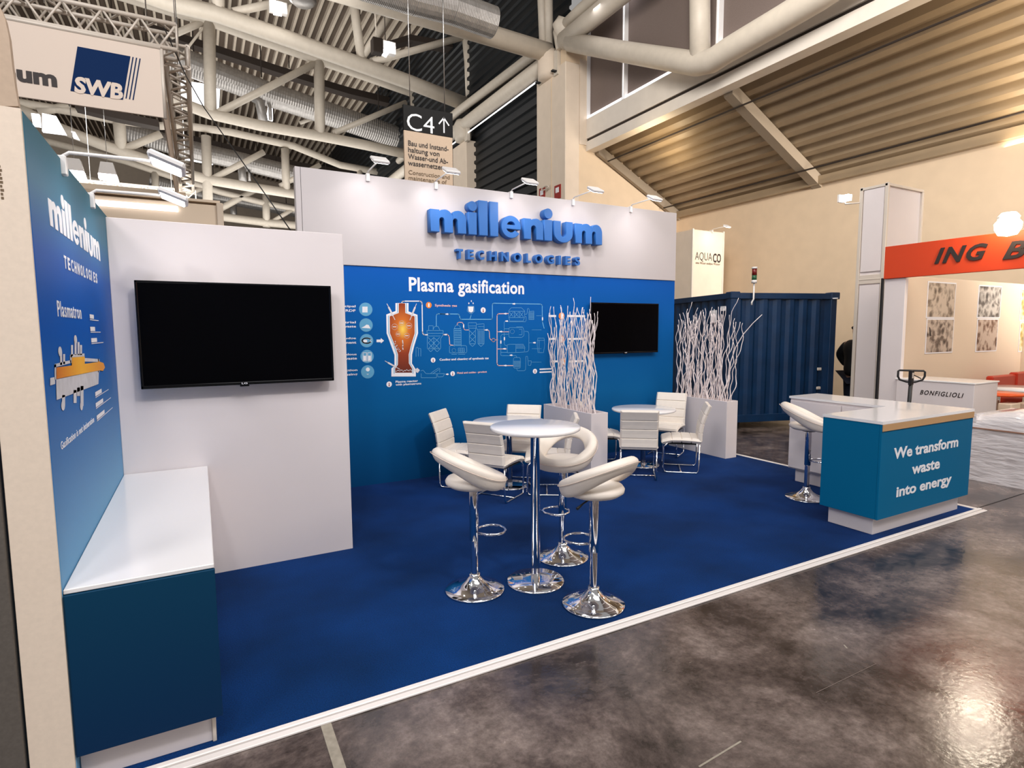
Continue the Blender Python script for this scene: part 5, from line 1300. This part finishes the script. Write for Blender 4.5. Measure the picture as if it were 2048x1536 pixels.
# posters on the cream back wall
for k, (q, m_, lab) in enumerate((([(1855, 564), (1909, 569), (1908, 634), (1855, 634)], 'poster_a', 'upper grey-brown photo print near the tower, above its pair'), ([(1854, 638), (1906, 641), (1903, 703), (1851, 705)], 'poster_b', 'lower dark photo print near the tower with a slanting mast'), ([(1957, 572), (2001, 575), (1999, 634), (1956, 634)], 'poster_c', 'upper grey photo print of the middle pair in the cream stand'), ([(1955, 639), (1994, 640), (1992, 700), (1952, 702)], 'poster_d', 'lower brown and pink photo print of the middle pair in the cream stand'), ([(2042, 580), (2080, 582), (2080, 640), (2041, 640)], 'poster_e', 'upper photo print cut by the right edge of the frame'), ([(2040, 645), (2080, 646), (2078, 700), (2038, 702)], 'poster_e', 'lower yellow-blue photo print cut by the right edge of the frame'))):
    P = [ony(a, b_, y1 - .052) for a, b_ in q]; x_0 = (P[0].x + P[3].x) / 2; x_1 = (P[1].x + P[2].x) / 2; z_0 = (P[2].z + P[3].z) / 2; z_1 = (P[0].z + P[1].z) / 2
    t = thing('photo_print', lab, 'poster', (x_0, y1 - .052, z_0))
    MB().box(0, x_1 - x_0, -.008, 0, 0, z_1 - z_0).build('picture', m_, t)
    MB().box(-.02, x_1 - x_0 + .02, -.006, 0, -.02, z_1 - z_0 + .02).build('border', 'print_white', t)
    if k == 1: MB().prism([(.08, .25), (.12, .25), (.08, .75 * (z_1 - z_0)), (.05, .78 * (z_1 - z_0))], -.011, -.0085, Matrix(((1, 0, 0, 0), (0, 0, 1, 0), (0, 1, 0, 0), (0, 0, 0, 1)))).build('mast_print', 'ink_dark', t)
# low cabinet with lettering
t = thing('display_cabinet', 'low grey-white cabinet with italic dark lettering below the photo prints', 'cabinet', (x1 - .02, 3.518, 0))
MB().cbox(0, .62, 0, .92, 0, 1.03, .004).build('body', 'white_panel', t)
MB().cbox(-.01, .64, -.01, .94, 1.03, 1.05, .003).build('cabinet_top', 'white_gloss', t)
M = frame_xn(-.0); mb = MB()
def FC(px, py): p = onx(px, py, x1 - .02); return (-(p.y - 3.518), p.z)
a = FC(1840, 788); c = FC(1927, 797); add_text(mb, 'BONFIGLIOLI', M, a[0], c[0], (a[1] + c[1]) / 2 - .0, (a[1] + c[1]) / 2 + .062, .001, .004, bold=.015, shear=.3, space=1.25)
mb.build('lettering', 'ink_dark', t)
# red seating group
t = thing('red_bench', 'red vinyl bench with stepped back in the lit stand', 'bench', (9.6, 3.0, 0))
q = [onx(1985, 825, 9.6), onx(1990, 752, 9.6)]
t.location = (0, 0, 0)
xa = ony(1986, 760, 4.3).x; zt = ony(1995, 752, 4.3).z; zt2 = ony(2040, 747, 4.3).z
MB().cbox(xa, xa + .8, 4.3, 4.4, .1, zt, .02).build('backrest', 'red_vinyl', t); MB().cbox(xa + .79, xa + 2.6, 4.28, 4.4, .1, zt2 + .02, .02).build('backrest', 'red_vinyl', t)
MB().cbox(xa, xa + 2.6, 4.0, 4.3, .12, .45, .03).build('seat', 'red_vinyl', t)
MB().cbox(xa - .02, xa + .12, 3.9, 4.4, .1, .66, .02).build('armrest', 'red_vinyl', t)
def small_table(lab, px, py, Y, r_, m_, zt):
    p = ony(px, py, Y); t = thing('round_table', lab, 'table', (p.x, Y, 0)); h_ = zt
    MB().lathe([(0, h_ - .03), (r_, h_ - .03), (r_, h_), (0, h_)], 40).build('table_top', m_, t); MB().lathe([(.03, .02), (.03, h_ - .03)], 16).build('column', 'chrome', t); MB().lathe([(0, 0), (.2, 0), (.2, .02), (0, .03)], 24).build('base', 'chrome', t)
small_table('round white table top against the red bench', 2052, 776, 3.72, .50, 'white_gloss', ony(2052, 776, 3.72).z)
small_table('round orange table beside the white one', 1996, 785, 3.70, .30, 'orange_top', ony(1996, 785, 3.7).z)
for k, (px, lab) in enumerate(((2004, 'beige cube stool left of its pair under the white table'), (2034, 'beige cube stool right of its pair under the white table'))):
    p = ony(px, 812, 3.6); o = MB().cbox(p.x - .13, p.x + .14, 3.45, 3.6, 0, p.z + .05, .01).build('cube_stool', 'cream'); tag(o, lab, 'stool')

# ------------------------------------------------------------------ film-wrapped stack of sheets
t = thing('wrapped_stack', 'tall stack of sheets wrapped in clear plastic film at the right edge', 'stack', (7.742, 0, 0))
rs = random.Random(5); mb = MB(); NY, NZ = 46, 16; y_0, y_1 = .2, 3.19; vs = []; W = 1.1
prof = [(0, 0), (.012, .05), (-.004, .11), (.012, .15), (-.002, .20), (.014, .25), (0, .31), (.01, .4), (-.006, .5), (.012, .6), (.0, .68), (.035, .76), (.09, .81), (.3, .83), (.6, .84), (1.0, .82)]
for i in range(NY + 1):
    y = y_0 + (y_1 - y_0) * i / NY; e = min(1, (NY - i) / 5); 
    for dx, z in prof: vs.append((dx + rs.uniform(-.008, .008), y, max(0, z * (.90 + .1 * e) + (rs.uniform(-.012, .012) if z > .04 else 0))))
n = len(prof)
mb.add(vs, [(i * n + j, i * n + j + 1, (i + 1) * n + j + 1, (i + 1) * n + j) for i in range(NY) for j in range(n - 1)], True)
mb.build('plastic_film', 'plastic_wrap', t)
MB().cbox(.03, 1.0, .25, 3.17, .02, .70, .01).build('sheet_stack', 'white_panel', t)
MB().box(-.012, .02, .2, 3.19, .60, .612).build('strap', 'strap', t)
MB().box(.02, 1.0, 3.16, 3.19, 0, .76).build('film_end', 'plastic_wrap', t)

# ------------------------------------------------------------------ pallet jack
jx, jy = 7.62, 3.78
p = ony(1822, 760, jy); jx = p.x; zt = ony(1822, 742, jy).z; zb_ = ony(1822, 776, jy).z
t = thing('pallet_jack', 'pallet truck with black loop handle standing behind the reception counter', 'pallet truck', (jx, jy, 0), D(0))
dv = Vector((.55, -.83, 0)).normalized()
w2 = .135; hL = [(-w2, zt - .005), (-w2 * .9, zt + .005), (w2 * .9, zt + .005), (w2, zt - .01), (w2 * 1.0, zt - .06), (w2 * .85, zt - .105), (w2 * .3, zt - .135), (-w2 * .3, zt - .135), (-w2 * .85, zt - .11), (-w2, zt - .07)]
MB().tube([(dv.x * a, dv.y * a, z) for a, z in hL], .012, 8, closed=True).build('handle', 'black', t)
MB().tube([(dv.x * w2 * .2, dv.y * w2 * .2, zt - .05), (dv.x * w2 * .75, dv.y * w2 * .75, zt - .09)], .006, 6).build('release_lever', 'black', t)
MB().cbox(-.028, .028, -.02, .02, zt - .17, zt + .01, .005).build('handle_stem', 'black', t)
MB().cbox(-.02, .02, -.021, -.015, zt - .09, zt - .02, .003).build('grip_label', 'alu', t)
MB().tube([(0, 0, zt - .16), (.03, .03, .50), (.03, .14, .30)], .022, 10).build('tiller', 'black', t)
MB().lathe([(0, .1), (.06, .1), (.06, .5), (.04, .52), (0, .52)], 16, (0, .2)).build('pump', 'red_vinyl', t)
MB().cbox(-.15, .15, .28, .36, .08, .55, .01).build('lift_frame', 'alu', t)
for s in (-1, 1): MB().cbox(s * .19 - .08, s * .19 + .08, .34, 1.2, .05, .12, .01).build('fork', 'alu', t); MB().tube([(s * .1 - .03, .12, .09), (s * .1 + .03, .12, .09)], .085, 16).build('wheel', 'black', t)
# wedge behind handle
p = ony(1838, 782, 4.2)

# ------------------------------------------------------------------ person half hidden behind the tower
pp = ony(1712, 700, 6.4); t = thing('person', 'person in a black jacket half hidden between container and white tower', 'person', (pp.x, 6.4, 0), D(-20))
def skin_body(name, verts, edges, matn, parent, root=0, sub=2):
    me = bpy.data.meshes.new(name); me.from_pydata([v[:3] for v in verts], edges, [])
    o = bpy.data.objects.new(name, me); COL.objects.link(o)
    md = o.modifiers.new('skin', 'SKIN'); md.use_smooth_shade = True
    for i, v in enumerate(verts): me.skin_vertices[0].data[i].radius = (v[3], v[4] if len(v) > 4 else v[3]); me.skin_vertices[0].data[i].use_root = (i == root)
    sb = o.modifiers.new('sub', 'SUBSURF'); sb.levels = sub; sb.render_levels = sub
    dg = bpy.context.evaluated_depsgraph_get(); m2 = bpy.data.meshes.new_from_object(o.evaluated_get(dg)); m2.name = name
    bpy.data.objects.remove(o); o = bpy.data.objects.new(name, m2); COL.objects.link(o); o.parent = parent
    m2.materials.clear(); m2.materials.append(MATS[matn]); return o
B = [(0, 0, .98, .15), (0, 0, 1.12, .15), (0, 0, 1.28, .17), (0, 0, 1.42, .16), (0, .0, 1.50, .08), (.0, .0, 1.58, .055), (.02, 0, 1.68, .095), (.01, 0, 1.76, .09),
     (-.02, .17, 1.45, .075), (-.06, .35, 1.24, .062), (.08, .30, 1.0, .048), (.14, .27, .93, .032), (-.02, -.17, 1.45, .075), (-.05, -.25, 1.22, .062), (.04, -.24, .98, .048), (.1, -.22, .92, .032),
     (0, .09, .86, .10), (.0, .10, .50, .07), (-.01, .10, .10, .05), (.12, .11, .05, .04), (0, -.09, .86, .10), (.03, -.10, .50, .07), (.04, -.10, .10, .05), (.16, -.11, .05, .04)]
Ed = [(0, 1), (1, 2), (2, 3), (3, 4), (4, 5), (5, 6), (6, 7), (3, 8), (8, 9), (9, 10), (10, 11), (3, 12), (12, 13), (13, 14), (14, 15), (0, 16), (16, 17), (17, 18), (18, 19), (0, 20), (20, 21), (21, 22), (22, 23)]
if not MATS.get('jeans'): pass
body = skin_body('body', B, Ed, 'skin', t)
J = [(0, 0, .80, .25), (0, 0, 1.12, .18), (0, 0, 1.28, .21), (0, 0, 1.42, .19), (0, 0, 1.50, .095), (-.02, .19, 1.45, .10), (-.06, .36, 1.24, .09), (.08, .30, 1.02, .075), (-.02, -.19, 1.45, .10), (-.05, -.27, 1.22, .085), (.03, -.255, 1.02, .07)]
skin_body('jacket', J, [(0, 1), (1, 2), (2, 3), (3, 4), (3, 5), (5, 6), (6, 7), (3, 8), (8, 9), (9, 10)], 'jacket', t)['label'] = 'black jacket'
T_ = [(0, 0, .98, .20), (0, .10, .84, .14), (0, .11, .50, .11), (0, .10, .10, .075), (0, -.10, .84, .14), (.03, -.11, .50, .11), (.04, -.11, .10, .085)]
skin_body('trousers', T_, [(0, 1), (1, 2), (2, 3), (0, 4), (4, 5), (5, 6)], 'denim', t)['label'] = 'dark trousers'
skin_body('hair', [(-.01, 0, 1.78, .095), (-.04, 0, 1.70, .085)], [(0, 1)], 'black', t)
for s in (-1, 1): MB().cbox(-.06, .2, s * .105 - .045, s * .105 + .045, 0, .07, .02).build('shoe', 'black', t)

# lettering too small to pick apart letter by letter
for o in bpy.data.objects:
    n_ = o.name.split('.')[0]
    if n_ in ('caption_lettering', 'caption_bars', 'small_print', 'small_lettering', 'sign_lettering', 'diagram_lines', 'diagram_arrows', 'diagram_pipes', 'reactor_marks'): o['kind'] = 'stuff'
